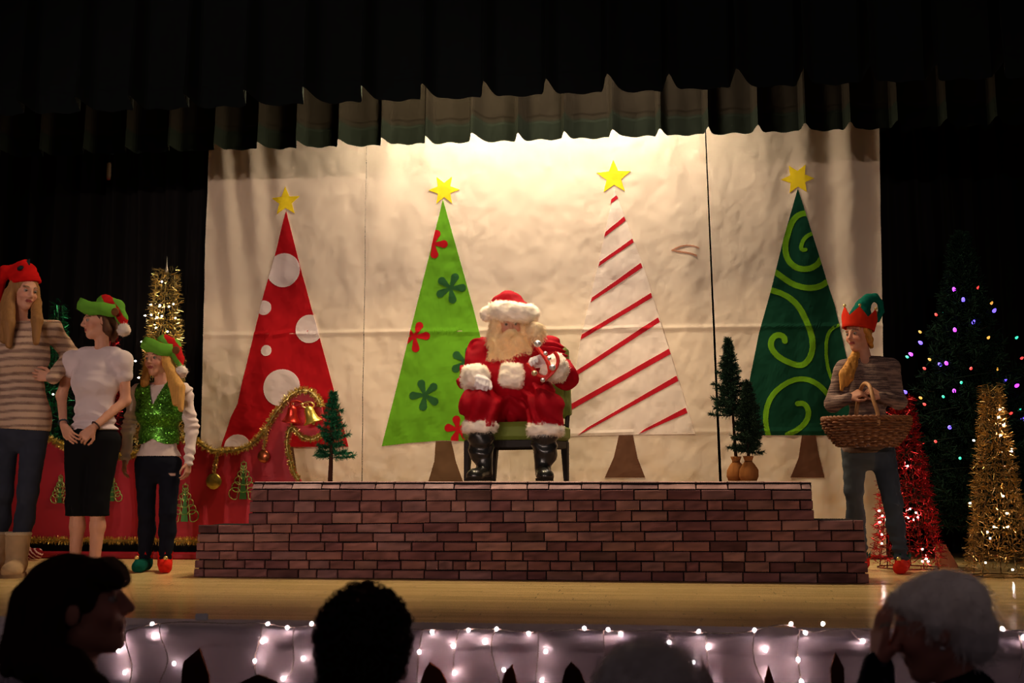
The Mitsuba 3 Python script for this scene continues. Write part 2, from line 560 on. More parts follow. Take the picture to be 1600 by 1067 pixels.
def flower_px(px, py, r, angs):
    from shapely import union_all
    c = A(cv(px, py))
    R = r / 205.0
    out = []
    for a in angs:
        d = A([math.cos(math.radians(a)), math.sin(math.radians(a))])
        n = A([-d[1], d[0]])
        out.append(union_all([Polygon([c - n * 0.008, c + n * 0.008, c + d * R * 0.78 + n * 0.030, c + d * R * 0.78 - n * 0.030]), Point(c + d * R * 0.78).buffer(0.031, 10)]))
    return union_all(out + [Point(c).buffer(0.016)])


def stroke_px(pts, w):
    c = spline([cv(*p) for p in pts], 60)
    return LineString(c).buffer(w / 410.0, 8)


SEAM_B = [cv(313, 752)[0], cv(567, 740)[0], cv(833, 700)[0], cv(1129, 745)[0], cv(1381, 750)[0]]
SEAM_T = [cv(325, 240)[0], cv(572, 230)[0], cv(829, 210)[0], cv(1101, 210)[0], cv(1376, 205)[0]]
YEL, RED = lin(240, 212, 40), lin(176, 22, 30)
p1 = panel('cream canvas panel with painted red tree carrying white dots, leftmost of the backdrop', SEAM_T[0], SEAM_T[1] - 0.001, SEAM_B[0], SEAM_B[1] - 0.006)
p2 = panel('cream canvas panel with painted light green tree carrying flowers, behind the seated man', SEAM_T[1], SEAM_T[2], SEAM_B[1], SEAM_B[2])
p3 = panel('cream canvas panel with painted white tree carrying red diagonal stripes', SEAM_T[2], SEAM_T[3] - 0.003, SEAM_B[2], SEAM_B[3] - 0.016)
p4 = panel('cream canvas panel with painted dark green swirl tree, rightmost of the backdrop', SEAM_T[3] + 0.003, SEAM_T[4], SEAM_B[3] + 0.006, SEAM_B[4])

tree1 = poly_px((447, 330), (470, 420), (495, 510), (521, 605), (545, 698), (346, 698), (362, 650), (372, 631), (383, 580), (396, 525), (410, 470))
k = paint(p1, 'painted_tree', tree1, RED, label='red painted tree')
for x, y, r in ((443, 422, 28), (413, 481, 12), (484, 514, 23), (417, 548, 9), (441, 606, 30), (371, 700, 22)):
    paint(k, 'dot', disc_px(x, y, r).intersection(tree1), lin(222, 205, 200), 0.009)
paint(p1, 'painted_star', star_px(446, 315, 25, 5, 92), YEL, 0.006, label='yellow star')
paint(p1, 'painted_trunk', poly_px((436, 698), (458, 698), (466, 752), (424, 752)), lin(96, 66, 46))

tree2 = poly_px((692, 312), (739, 480), (768, 595), (792, 690), (745, 690), (690, 688), (640, 692), (597, 697))
k = paint(p2, 'painted_tree', tree2, lin(98, 160, 34), label='light green painted tree')
DG = lin(42, 88, 46)
for x, y, r, an, c in ((677, 381, 22, (72, -2, -84, 205), RED), (704, 450, 24, (68, 0, -80, 208, 140), DG), (648, 526, 24, (66, 2, -84, 205, 140), RED), (728, 566, 24, (74, 2, -74, 212, 142), DG),
                       (664, 617, 24, (108, 42, -34, -98, 183), DG), (716, 671, 20, (100, 30, -40, -110, 170), RED)):
    paint(k, 'flower', flower_px(x, y, r, an).intersection(tree2), c, 0.009)
paint(p2, 'painted_star', star_px(694, 297, 25, 6, 0, 0.46), YEL, 0.006, label='yellow star')
paint(p2, 'painted_trunk', poly_px((681, 689), (705, 689), (712, 720), (724, 754), (669, 754), (679, 720)), lin(98, 72, 50))

tree3 = poly_px((960, 296), (1004, 412), (1047, 548), (1086, 678), (990, 679), (882, 682), (907, 530), (935, 410))
k = paint(p3, 'painted_tree', tree3, lin(228, 212, 196), 0.004, label='off-white painted tree')
for s in (((954, 318), (955, 311), (963, 305), (966, 309)), ((944, 371), (946, 363), (975, 338), (978, 344)), ((935, 416), (937, 409), (988, 373), (990, 379)), ((923, 472), (925, 465), (1001, 411), (1004, 418)),
          ((907, 531), (909, 523), (1017, 458), (1019, 465)), ((893, 592), (895, 583), (1028, 496), (1031, 503)), ((882, 646), (884, 636), (1045, 545), (1048, 553)), ((903, 680), (918, 668), (1057, 587), (1060, 595)),
          ((998, 678), (1008, 670), (1071, 637), (1074, 645))):
    paint(k, 'stripe', poly_px(*s), lin(182, 30, 42), 0.008)
paint(p3, 'painted_star', star_px(959, 277, 28, 5, 91, 0.43), YEL, 0.006, label='yellow star')
paint(p3, 'painted_trunk', poly_px((967, 680), (989, 680), (996, 715), (1008, 746), (945, 746), (959, 715)), lin(100, 68, 50))
paint(p3, 'paint_smudge', stroke_px(((1050, 391), (1062, 386), (1074, 384), (1092, 388)), 1.6), lin(196, 140, 110), 0.004)
paint(p3, 'paint_smudge', stroke_px(((1050, 391), (1064, 394), (1076, 396), (1088, 400)), 2.2), lin(196, 140, 110), 0.004)

tree4 = poly_px((1246, 296), (1275, 386), (1305, 478), (1325, 570), (1348, 680), (1250, 680), (1165, 680), (1170, 600), (1186, 520), (1205, 452), (1225, 370))
k = paint(p4, 'painted_tree', tree4, lin(16, 60, 42), label='dark green painted tree')
LG = lin(104, 158, 28)
for pts, w in ((((1260, 334), (1242, 341), (1232, 361), (1227, 387), (1234, 410), (1252, 421), (1272, 417), (1283, 404)), 9), (((1270, 365), (1258, 372), (1252, 382), (1252, 390), (1258, 391)), 6),
               (((1212, 426), (1232, 440), (1252, 449), (1272, 450), (1291, 441)), 9),
               (((1205, 454), (1226, 461), (1244, 475), (1259, 500), (1269, 530), (1266, 557), (1254, 570), (1234, 567), (1214, 556), (1204, 538), (1211, 525), (1222, 525), (1226, 533)), 9),
               (((1294, 617), (1275, 599), (1253, 592), (1225, 601), (1205, 620), (1196, 649), (1200, 679)), 8), (((1246, 631), (1257, 632), (1263, 646), (1255, 664), (1230, 679)), 8),
               (((1310, 508), (1296, 519), (1291, 545), (1295, 578), (1302, 596)), 5)):
    paint(k, 'swirl', stroke_px(pts, w).intersection(tree4), LG, 0.009)
paint(p4, 'painted_star', star_px(1246, 280, 25, 6, 0, 0.5), YEL, 0.006, label='yellow star')
paint(p4, 'painted_trunk', poly_px((1253, 680), (1274, 680), (1279, 710), (1288, 746), (1235, 746), (1248, 715)), lin(92, 60, 44))

# ------------------------------------------------------------------ brick platform
PY = 0.20                                   # front plane
ZT = 0.565


def zstep(x):
    return 0.308 + (x + 2.0) / 3.85 * 0.044


plat = thing('platform', 'stepped stage platform wrapped in brick, under the seated man', 'platform')
mort = (0.018, 0.013, 0.013)
put('riser', join([box(-1.700, 1.565, PY + 0.02, 1.62, 0, ZT - 0.006), box(-2.02, -1.70, PY + 0.02, 0.62, 0, 0.300), box(1.565, 1.845, PY + 0.02, 0.60, 0, 0.345)]), 'cloth', mort, plat, smooth=False)


def brick(name, c4, y0, depth, col, top_back=0.0):
    """c4: the front face's corners (x,z) counter-clockwise from lower left; a chamfered slab with a paler rim"""
    c4 = A(c4, float)
    ctr = c4.mean(0)
    b = 0.0035
    inn = c4 + (ctr - c4) * np.minimum(0.3, b / np.maximum(np.abs(c4 - ctr), 1e-6))
    ys = lambda P, base: base + top_back * (P[:, 1] - c4[:, 1].min()) / max(np.ptp(c4[:, 1]), 1e-6)
    front = np.stack([inn[:, 0], ys(inn, y0 - depth), inn[:, 1]], 1)
    rim = np.stack([c4[:, 0], ys(c4, y0 - depth * 0.55), c4[:, 1]], 1)
    back = np.stack([c4[:, 0], ys(c4, y0 + 0.012), c4[:, 1]], 1)
    nx = max(2, int((c4[1, 0] - c4[0, 0]) / 0.05))
    u = np.linspace(0, 1, nx + 1)
    rows = [front[0] * (1 - t) + front[1] * t for t in u], [front[3] * (1 - t) + front[2] * t for t in u]
    mid = [(a + bb) / 2 + rng.normal(size=3) * [0, 0.0012, 0] for a, bb in zip(*rows)]
    V = np.vstack([rows[0], mid, rows[1], rim, back])
    n = nx + 1
    f = []
    for r in (0, 1):
        for i in range(nx):
            a = r * n + i
            f += [[a, a + 1, a + n + 1], [a, a + n + 1, a + n]]
    R0, B0 = 3 * n, 3 * n + 4
    bl, br, tr, tl = 0, n - 1, 3 * n - 1, 2 * n
    cs = [bl, br, tr, tl]
    for i in range(4):
        j = (i + 1) % 4
        f += [[cs[i], R0 + i, R0 + j], [cs[i], R0 + j, cs[j]], [R0 + i, B0 + i, B0 + j], [R0 + i, B0 + j, R0 + j]]
    col = A(col, float)
    C_ = np.vstack([col * (1 + 0.22 * rng.normal(size=(3 * n, 1))).clip(0.6, 1.5), np.tile(col * rng.uniform(0.9, 1.7), (4, 1)), np.tile(A(mort), (4, 1))])
    return put(name, trimesh.Trimesh(V, f, process=False), 'cloth', C_, plat, smooth=False)


palette = [lin(122, 84, 80), lin(112, 76, 74), lin(128, 93, 88), lin(106, 71, 72), lin(118, 86, 86), lin(98, 64, 66)]
rb = np.random.default_rng(41)


def row_z(r, x):
    """height of the r-th joint from the top at x"""
    zs = zstep(x)
    if r <= 4:
        return [ZT + 0.002, 0.518, 0, 0, 0][r] if r < 2 else 0.518 + (zs - 0.518) * (r - 1) / 3.0
    return zs * (10 - r) / 6.0


def lay(r, x0, x1, slant=0.0):
    x = x0 - rb.uniform(0, 0.12)
    while x < x1 - 0.02:
        L = rb.choice([0.19, 0.205, 0.215, 0.18, 0.11, 0.125], p=[0.26, 0.26, 0.2, 0.12, 0.08, 0.08]) * (1.0 if r not in (2, 8) else 0.68)
        a, b = max(x, x0), min(x + L, x1)
        if x1 - b < 0.03:
            b = x1
        if b - a > 0.02:
            g = 0.0032
            t = [0.001 * rb.normal() for _ in range(4)]
            c = palette[rb.integers(len(palette))] * rb.uniform(1.0, 1.34)
            if rb.random() < 0.05 and r > 0:
                c = c * 0.45
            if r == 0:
                c = (0.6 * c + 0.4 * c.mean()) * 2.4  # rolled top row: light from above put into a paler, greyer brick colour
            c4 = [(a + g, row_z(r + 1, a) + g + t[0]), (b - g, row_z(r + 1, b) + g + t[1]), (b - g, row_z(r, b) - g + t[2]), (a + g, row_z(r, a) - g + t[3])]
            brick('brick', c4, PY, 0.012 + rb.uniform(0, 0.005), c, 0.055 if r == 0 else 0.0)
        x = b


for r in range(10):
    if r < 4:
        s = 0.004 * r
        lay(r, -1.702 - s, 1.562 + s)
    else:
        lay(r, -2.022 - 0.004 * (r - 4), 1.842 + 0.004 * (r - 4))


# pieces on the top, reaching back from the rolled edge
x = -1.70
while x < 1.55:
    L = rb.choice([0.2, 0.215, 0.19])
    b = min(x + L, 1.56)
    m = chamfer_box((b - x - 0.006, 0.11, 0.012), ((x + b) / 2, PY + 0.115, ZT - 0.007), b=0.003)
    put('brick', m, 'cloth', palette[rb.integers(6)] * 1.9, plat, smooth=False)  # top pieces brightened too, overhead light put into their colour
    x = b
put('deck', box(-1.69, 1.555, PY + 0.16, 1.61, ZT - 0.010, ZT - 0.0015), 'cloth', lin(120, 96, 84), plat, smooth=False)

# ------------------------------------------------------------------ tinsel, bulbs, garlands
GOLD, TRED, TGREEN, SILVER = A([0.92, 0.68, 0.24]), A([0.42, 0.008, 0.014]), A([0.02, 0.28, 0.10]), A([0.8, 0.8, 0.82])
WARM = A([1.0, 0.72, 0.58])


def blade_cols(n, c, amt=0.4):
    return np.repeat(np.clip(c * rng.uniform(1 - amt, 1 + amt, (n, 1)), 0, 1), 4, 0)


def bulb(parent, p, out, col, power=38.0, r=0.0062, name='bulb'):
    """a small lit bulb with its socket"""
    o = unit(out)
    s = trimesh.creation.icosphere(1, 1.0)
    v = np.array(s.vertices) * r
    v = v + np.outer(np.maximum(v @ o, 0), o) * 0.8
    put(name, trimesh.Trimesh(v + A(p), s.faces, process=False), 'satin', (0.5, 0.5, 0.5), parent, emit=A(col) * power)


def garland(name, label, pts, r, col, n, cat='garland', parent=None, seg=60):
    c = spline(pts, seg)
    t = np.gradient(c, axis=0)
    t /= np.linalg.norm(t, axis=1, keepdims=True)
    i = rng.integers(0, len(c) - 1, n)
    f = rng.random((n, 1))
    base = c[i] * (1 - f) + c[i + 1] * f
    d = rng.normal(size=(n, 3))
    d -= (d * t[i]).sum(1, keepdims=True) * t[i] * 0.8
    v, fc = strips(base, d, r, 0.0055)
    core = tube(c, r * 0.30, 6)
    cc = np.vstack([blade_cols(n, col), np.tile(col * 0.4, (len(core.vertices), 1))])
    m = join([(v, fc), core])
    if parent is not None:
        return put(name, m, 'tinsel', cc, parent, smooth=False)
    return put(name, m, 'tinsel', cc, smooth=False, label=label, cat=cat)


def tinsel_tree(name, label, base, h, r0, r1, col, n, bulbs, bulb_power=34.0, length=0.05, spike=False):
    key = thing(name, label, 'tinsel tree')
    base = A(base, float)
    u = rng.random(n) ** 0.8
    z = u * h
    rad = r0 + (r1 - r0) * u
    keep = rng.random(n) < (rad + 0.04) / (max(r0, r1) + 0.04)
    z, rad, u = z[keep], rad[keep], u[keep]
    z = np.round(z / 0.045) * 0.045 + rng.normal(size=len(z)) * 0.008 + 0.03
    a = rng.uniform(0, 2 * np.pi, len(z))
    out = np.stack([np.cos(a), np.sin(a), 0 * a], 1)
    p = base + out * (rad * rng.uniform(0.88, 1.0, len(z)))[:, None] + np.stack([0 * z, 0 * z, z], 1)
    d = out * 0.7 + rng.normal(size=(len(z), 3)) * 0.6
    v, f = strips(p, d, length, 0.0055)
    v[:, 2] = np.maximum(v[:, 2], base[2] + 0.003)
    put('tinsel', trimesh.Trimesh(v, f, process=False), 'tinsel', blade_cols(len(z), col), key, smooth=False)
    rings = []
    for zz in np.arange(0.0, h, 0.13):
        rr = (r0 + (r1 - r0) * zz / h) * 0.86
        ang = np.linspace(0, 2 * np.pi, 20, endpoint=False)
        rings.append(tube(np.stack([base[0] + rr * np.cos(ang), base[1] + rr * np.sin(ang), 0 * ang + base[2] + zz + 0.004], 1), 0.004, 5, closed=True))
    for ang in np.arange(5) * 2 * np.pi / 5:
        o = A([math.cos(ang), math.sin(ang), 0]) * 0.86
        rings.append(tube([base + o * r0 + [0, 0, 0.004], base + o * r1 + [0, 0, h]], 0.004, 5))
    put('wire_frame', join(rings), 'tinsel', col * 0.25, key, smooth=False)
    if spike:
        put('spike', lathe([(0.012, 0), (0.016, 0.02), (0.006, 0.05), (0.0005, 0.13)], base + [0, 0, h + 0.02], n=10), 'tinsel', (0.75, 0.7, 0.5), key)
    for k_, (px, py) in enumerate(bulbs):
        q = at(px, py, base[1])
        zz = np.clip(q[2] - base[2], 0.02, h)
        rr = (r0 + (r1 - r0) * zz / h) + 0.015
        dx = np.clip(q[0] - base[0], -rr * 0.98, rr * 0.98)
        dy = -math.sqrt(max(rr * rr - dx * dx, 0))
        q = at(px, py, base[1] + dy)
        bulb(key, q, (dx, dy, 0), WARM, bulb_power)
    return key


rr_ = random.Random(3)
b0 = at(250, 700, 2.14)
tinsel_tree('tinsel_tree', 'gold tinsel cone tree with warm bulbs, behind the girl in the green sequin vest', (b0[0], 2.14, 0), at(255, 430, 2.14)[2], 0.25, 0.075, GOLD, 7000,
            [(253, 440), (236, 476), (250, 477), (264, 479), (271, 475), (227, 493), (237, 492), (246, 496), (253, 494), (229, 536), (222, 534), (212, 564), (217, 590), (262, 518), (244, 512), (274, 497)], 34.0, 0.05, True)
b0 = at(82, 700, 2.16)
tinsel_tree('tinsel_tree', 'dark green tinsel cone tree, between the girl in striped sweater and the girl in white', (b0[0], 2.16, 0), at(82, 478, 2.16)[2], 0.21, 0.03, TGREEN, 4200, [(83, 616), (80, 660), (76, 565)], 34.0)
b0 = at(166, 700, 2.16)
tinsel_tree('tinsel_tree', 'red tinsel cone tree mostly hidden behind the girl in white', (b0[0], 2.16, 0), at(166, 512, 2.16)[2], 0.18, 0.03, TRED, 3600, [(180, 640), (141, 526)], 30.0)
b0 = at(1553, 700, 0.80)
tinsel_tree('tinsel_tree', 'gold tinsel cone tree at the right edge, before the tall dark Christmas tree', (b0[0], 0.80, 0), at(1553, 612, 0.80)[2], 0.185, 0.035, GOLD * [0.62, 0.55, 0.5], 5600,
            [(1562, 640), (1560, 652), (1568, 664), (1580, 705), (1522, 688), (1516, 786), (1567, 775), (1573, 802), (1553, 823), (1543, 831), (1547, 841), (1574, 823), (1540, 879), (1582, 890), (1563, 680)], 30.0, 0.045)
b0 = at(1411, 700, 1.42)
tinsel_tree('tinsel_tree', 'red tinsel cone tree with warm bulbs, behind the legs of the girl with the basket', (b0[0], 1.42, 0), at(1405, 626, 1.42)[2], 0.225, 0.05, TRED, 5200,
            [(1418, 728), (1396, 740), (1403, 762), (1407, 780), (1422, 795), (1431, 801), (1434, 808), (1427, 812), (1419, 809), (1374, 798), (1379, 806), (1385, 812), (1375, 816), (1378, 835), (1378, 849),
             (1441, 858), (1447, 873), (1441, 877), (1450, 877)], 34.0)


# ------------------------------------------------------------------ needle trees
def pine(name, label, base, tip, z_from, radius, col, trunk_r, n_branch, needles, nl, up=0.25, trunk_col=(0.05, 0.03, 0.02), cat='tree', power=1.0):
    key = thing(name, label, cat)
    base, tip = A(base, float), A(tip, float)
    put('trunk', tube([base + (tip - base) * t for t in np.linspace(0, 0.96, 8)], [trunk_r * (1 - 0.75 * t) for t in np.linspace(0, 1, 8)], 9), 'cloth', vary(trunk_col, 0.4, 40), key)
    H = np.linalg.norm(tip - base)
    vs, tw = [], []
    B, Dn, L = [], [], []
    for i in range(n_branch):
        t = (i + rng.random()) / n_branch
        s = z_from + (1 - z_from) * t
        a = i * 2.39996 + rng.normal() * 0.3
        ln = radius * ((1 - t) ** power * rng.uniform(0.58, 1.2) + 0.06)
        o = A([math.cos(a), math.sin(a), up + rng.normal() * 0.12 + 0.5 * t * t])
        p0 = base + (tip - base) * s
        q = np.linspace(0, 1, 6)[:, None]
        path = p0 + o / np.linalg.norm(o) * ln * q + A([0, 0, 1]) * (-0.10 * ln * q * (1 - q) * 2)
        tw.append(tube(path, np.linspace(0.1, 0.04, 6) * trunk_r * 0.6 + 0.0012, 4, caps=False))
        m = max(8, int(needles * (0.3 + ln / radius)))
        u = rng.random(m) ** 0.8 * 5
        k0 = np.minimum(u.astype(int), 4)
        pp = path[k0] * (1 - (u - k0))[:, None] + path[k0 + 1] * (u - k0)[:, None]
        B.append(pp)
        Dn.append(rng.normal(size=(m, 3)) + o / np.linalg.norm(o) * 1.1)
    B, Dn = np.vstack(B), np.vstack(Dn)
    v, f = strips(B, Dn, nl, nl * 0.15)
    n = len(B)
    cc = np.repeat(np.clip(A(col) * rng.uniform(0.5, 1.6, (n, 1)), 0, 1), 4, 0)
    put('branches', join(tw), 'cloth', A(trunk_col) * 1.0, key, smooth=False)
    put('needles', trimesh.Trimesh(v, f, process=False), 'cloth', cc, key, smooth=False)
    return key


NG = lin(34, 72, 44)
bt = at(1520, 700, 2.1)
big = pine('christmas_tree', 'tall dark artificial Christmas tree with coloured lights at the right of the stage', (bt[0], 2.1, 0), (bt[0] - 0.02, 2.1, at(1515, 372, 2.1)[2]), 0.10, 0.54, lin(20, 40, 28), 0.035, 420, 130, 0.06, 0.15)
bt2 = at(516, 748, 0.9)
pine('pine_sapling', 'small green artificial pine on a bare trunk, standing on the platform beside the red sleigh', (bt2[0], 0.9, ZT), (at(521, 613, 0.9)[0], 0.9, at(521, 613, 0.9)[2]), 0.26, 0.135, lin(30, 92, 62), 0.016, 50, 120, 0.030, 0.12, lin(70, 44, 34))
bt3 = at(1152, 748, 1.02)
pine('pine_sapling', 'taller dark green pine in burlap on the platform, before the white striped tree', (bt3[0], 1.02, ZT + 0.03), (at(1137, 531, 1.02)[0], 1.02, at(1137, 531, 1.02)[2]), 0.44, 0.14, lin(36, 60, 44), 0.012, 115, 120, 0.027, 0.10, lin(60, 40, 32))
bt4 = at(1170, 748, 0.88)
pine('pine_sapling', 'shorter bushy dark pine in burlap on the platform, before the dark green swirl tree', (bt4[0], 0.88, ZT + 0.03), (at(1168, 598, 0.88)[0], 0.88, at(1168, 598, 0.88)[2]), 0.26, 0.125, lin(38, 58, 42), 0.012, 110, 120, 0.027, 0.10, lin(60, 40, 32))
for (bx, by, r, lab) in ((bt3[0] - 0.005, 1.02, 0.058, 'tan burlap sack tied around the foot of the taller pine'), (bt4[0], 0.88, 0.056, 'tan burlap sack tied around the foot of the shorter pine')):
    m = lathe([(0.001, 0.0), (r * 0.85, 0.002), (r * 1.04, 0.03), (r * 1.0, 0.07), (r * 0.62, 0.105), (r * 0.36, 0.122), (r * 0.5, 0.145), (r * 0.55, 0.156), (r * 0.26, 0.150)], (bx, by, ZT + 0.002), n=40)
    v = np.array(m.vertices)
    an = np.arctan2(v[:, 1] - by, v[:, 0] - bx)
    hz = (v[:, 2] - ZT)
    sc = 1 + 0.07 * np.sin(an * 9 + hz * 20) * np.clip(hz / 0.1, 0, 1) + 0.05 * np.sin(an * 4 + 1)
    v[:, 0], v[:, 1] = bx + (v[:, 0] - bx) * sc, by + (v[:, 1] - by) * sc
    m.vertices = v
    k = put('burlap_sack', m, 'cloth', vary(lin(170, 112, 62), 0.35, 60), label=lab, cat='sack')
    ang = np.linspace(0, 2 * np.pi, 24, endpoint=False)
    put('tie', tube(np.stack([bx + r * 0.40 * np.cos(ang), by + r * 0.40 * np.sin(ang), 0 * ang + ZT + 0.124], 1), 0.0035, 6, closed=True), 'cloth', lin(120, 76, 40), k)

# coloured light string of the tall tree
ls = thing('light_string', 'string of multicoloured bulbs wound around the tall dark Christmas tree', 'light string')
PU, BL, RE, AM, GR = A([0.42, 0.03, 0.95]), A([0.10, 0.06, 1.0]), A([0.9, 0.03, 0.03]), A([0.75, 0.30, 0.03]), A([0.01, 0.60, 0.34])
pts = []
zt_ = at(1515, 372, 2.1)[2]
cl = [(1491, 453, PU), (1505, 469, BL), (1528, 450, RE), (1549, 474, AM), (1553, 486, BL), (1473, 486, GR), (1463, 492, RE), (1521, 504, BL), (1492, 516, PU), (1438, 519, AM), (1544, 528, AM), (1588, 528, GR), (1439, 536, BL),
      (1418, 558, GR), (1424, 554, PU), (1453, 562, AM), (1469, 570, BL), (1479, 568, PU), (1445, 576, RE), (1517, 576, RE), (1558, 577, AM), (1570, 596, BL), (1588, 603, PU), (1491, 611, PU), (1474, 620, GR), (1415, 613, BL),
      (1439, 622, AM), (1445, 632, RE), (1404, 609, RE), (1502, 598, GR), (1579, 646, RE), (1592, 640, GR), (1598, 655, BL), (1484, 668, BL), (1462, 690, RE), (1500, 716, GR), (1596, 560, RE)]
for px, py, c in cl:
    q = at(px, py, 2.1)
    rr = 0.57 * np.clip(1 - (q[2] - 0.25) / (zt_ - 0.25), 0.03, 1) + 0.02
    dx = np.clip(q[0] - bt[0], -rr * 0.97, rr * 0.97)
    dy = -math.sqrt(max(rr * rr - dx * dx, 0)) * 0.92
    q = at(px, py, 2.1 + dy)
    big_one = c is PU or c is BL
    bulb(ls, q, (dx, dy, 0.2), c, 1.25 if big_one else 0.75, 0.0135 if big_one else 0.010)
tt = np.linspace(0, 1, 260)
aa = tt * 2 * np.pi * 9
hh = 0.3 + (zt_ - 0.42) * tt
put('wire', tube(np.stack([bt[0] + 0.52 * (1 - tt) * np.cos(aa), 2.1 + 0.52 * (1 - tt) * np.sin(aa), hh], 1), 0.003, 5), 'cloth', (0.01, 0.02, 0.012), ls)

# ------------------------------------------------------------------ the red sleigh
SY = 1.74


def up_px(Y, *pts):
    return [(at(x, y, Y)[0], at(x, y, Y)[2]) for x, y in pts]


def board(poly, y0, th):
    m = trimesh.creation.extrude_polygon(poly, th, engine='earcut')
    v = np.array(m.vertices)
    m.vertices = np.stack([v[:, 0], y0 + th - v[:, 2], v[:, 1]], 1)
    m.invert()
    if m.volume < 0:
        m.invert()
    return m


sl = thing('sleigh', 'red sleigh cutout with curled front, behind the three girls on the left', 'sleigh')
top = [(-70, 676), (0, 678), (67, 682), (92, 693), (150, 712), (220, 708), (270, 690), (307, 689), (324, 701), (344, 705), (372, 703), (392, 695), (410, 676), (428, 650), (445, 627), (463, 612), (480, 610), (494, 619), (502, 636)]
tail = [(506, 660), (498, 682), (487, 687), (470, 682), (457, 673), (450, 690), (453, 715), (460, 735), (470, 752)]
tp = spline([(x, 0, y) for x, y in top], 70)[:, [0, 2]]
pl = up_px(SY, *tp, *tail)
zb = 0.125
pl = pl + [(pl[-1][0], zb), (pl[0][0], zb)]
sred = lin(178, 28, 46)
put('side_panel', board(Polygon(pl).buffer(0), SY, 0.035), 'satin', sred, sl, smooth=False)
xL, xR = pl[0][0], pl[-3][0]
put('base', box(xL, xR, SY + 0.036, SY + 0.10, 0.03, 0.125), 'cloth', (0.008, 0.008, 0.008), sl, smooth=False)
put('runner', chamfer_box((xR - xL + 0.05, 0.10, 0.05), ((xL + xR) / 2, SY - 0.02, 0.025), b=0.012), 'satin', sred * 0.8, sl, smooth=False)
P3 = lambda pts, Y: [at(x, y, Y) for x, y in pts]
garland('garland', 'gold tinsel garland along the curled top edge of the red sleigh', P3(top, SY - 0.012), 0.034, GOLD * [0.8, 0.85, 0.7], 5200, seg=120)
garland('garland', 'gold tinsel garland down the curled front edge of the sleigh, beside the small pine', P3([(504, 678), (487, 686), (470, 681), (455, 668), (449, 685), (452, 715), (458, 735), (467, 750)], SY - 0.012), 0.026, GOLD * [0.7, 0.75, 0.6], 1500)
garland('garland', 'gold tinsel garland along the bottom edge of the red sleigh', [(xL, SY - 0.02, 0.135), (xL * 0.6 + xR * 0.4, SY - 0.02, 0.13), (xR, SY - 0.02, 0.138)], 0.032, GOLD * [0.85, 0.85, 0.65], 3800, seg=90)

# glitter tree cutouts on the sleigh
CURL = [(math.cos(t) * (1 - t / 9.5), math.sin(t) * (1 - t / 9.5)) for t in np.linspace(0, 6.2, 22)]


def glitter_tree(px, ptop, pbot, half, label):
    key = thing('glitter_tree', label, 'ornament', 'green glitter trees on the sleigh')
    Y = SY - 0.012
    half = half * 1.2
    c, b = at(px, ptop, Y), at(px, pbot, Y)
    H, W = c[2] - b[2], half / 218.0
    ms, tr = [], []
    for i, t in enumerate(np.linspace(0.06, 0.80, 5)):
        w, r = W * (1 - t) * 0.98, 0.23 * H * (1 - t) * 0.62 + 0.004
        for s in (-1, 1):
            cen = A([c[0] + s * (w - r), Y, b[2] + H * t + r * 0.9])
            pts = [cen + A([s * x * r, 0, -y * r]) for x, y in CURL][::-1]
            pts = [A([c[0], Y, b[2] + H * (t + 0.16)]), A([c[0] + s * w * 0.4, Y, b[2] + H * (t + 0.05)])] + [cen + A([s * math.cos(a_) * r, 0, math.sin(a_) * r]) for a_ in np.linspace(-1.9, 2.9, 14)]
            ms.append(tube(spline(pts, 26), 0.0042, 5))
    put('scrollwork', join(ms), 'tinsel', lambda v: np.where((meshkit.noise(v * 400, 3) > 0.55)[:, None], A([0.85, 0.70, 0.30]), A([0.22, 0.46, 0.12])), key)
    put('centre', board(Polygon([(c[0] - W * 0.24, b[2] + 0.05 * H), (c[0] + W * 0.24, b[2] + 0.05 * H), (c[0], b[2] + 0.93 * H)]), Y - 0.002, 0.006), 'sequin', (0.10, 0.30, 0.08), key, smooth=False)
    put('topper', board(Polygon([(c[0] + 0.012 * (1 if i % 2 == 0 else 0.45) * math.sin(i * math.pi / 5), c[2] - 0.005 + 0.012 * (1 if i % 2 == 0 else 0.45) * math.cos(i * math.pi / 5)) for i in range(10)]), Y - 0.004, 0.008), 'tinsel', GOLD * 0.6, key, smooth=False)
    return key


glitter_tree(290, 755, 818, 21, 'green glitter tree cutout on the sleigh just right of the girl in the vest')
glitter_tree(381, 720, 783, 21, 'gold-green glitter tree cutout on the sleigh, half hidden by the brick platform')
glitter_tree(176, 745, 785, 16, 'green glitter tree cutout on the sleigh between the girls in white and in the vest')
glitter_tree(95, 742, 788, 14, 'green glitter tree cutout on the sleigh left of the black capri trousers')

for (px, p0, p1_, r, c, lab) in ((334, 706, 752, 13.5, A([0.42, 0.30, 0.06]), 'gold disc ornament hanging from the sleigh on a tinsel strand'), (412, 664, 713, 10.5, A([0.40, 0.10, 0.04]), 'reddish gold ball ornament hanging below the sleigh curl on a tinsel strand')):
    k = thing('hanging_ornament', lab, 'ornament')
    Y = SY - 0.03
    garland('strand', None, [at(px + 6, p0, Y), at(px + 3, (p0 + p1_) / 2 - 5, Y), at(px, p1_ - r, Y)], 0.018, GOLD * 0.9, 260, parent=k, seg=16)
    cc = at(px, p1_, Y)
    R = r / 218.0
    put('ball', lathe([(0.001, -R * 0.98), (R * 0.5, -R * 0.85), (R * 0.85, -R * 0.5), (R, 0), (R * 0.85, R * 0.5), (R * 0.5, R * 0.86), (0.001, R)], cc, np.diag([1.0, 0.45, 1.0]), 24), 'tinsel', vary(c, 0.5, 50), k)
    put('cap', lathe([(0.008, 0), (0.009, 0.012), (0.001, 0.015)], cc + [0, 0, R * 0.95], n=10), 'tinsel', GOLD * 0.7, k)


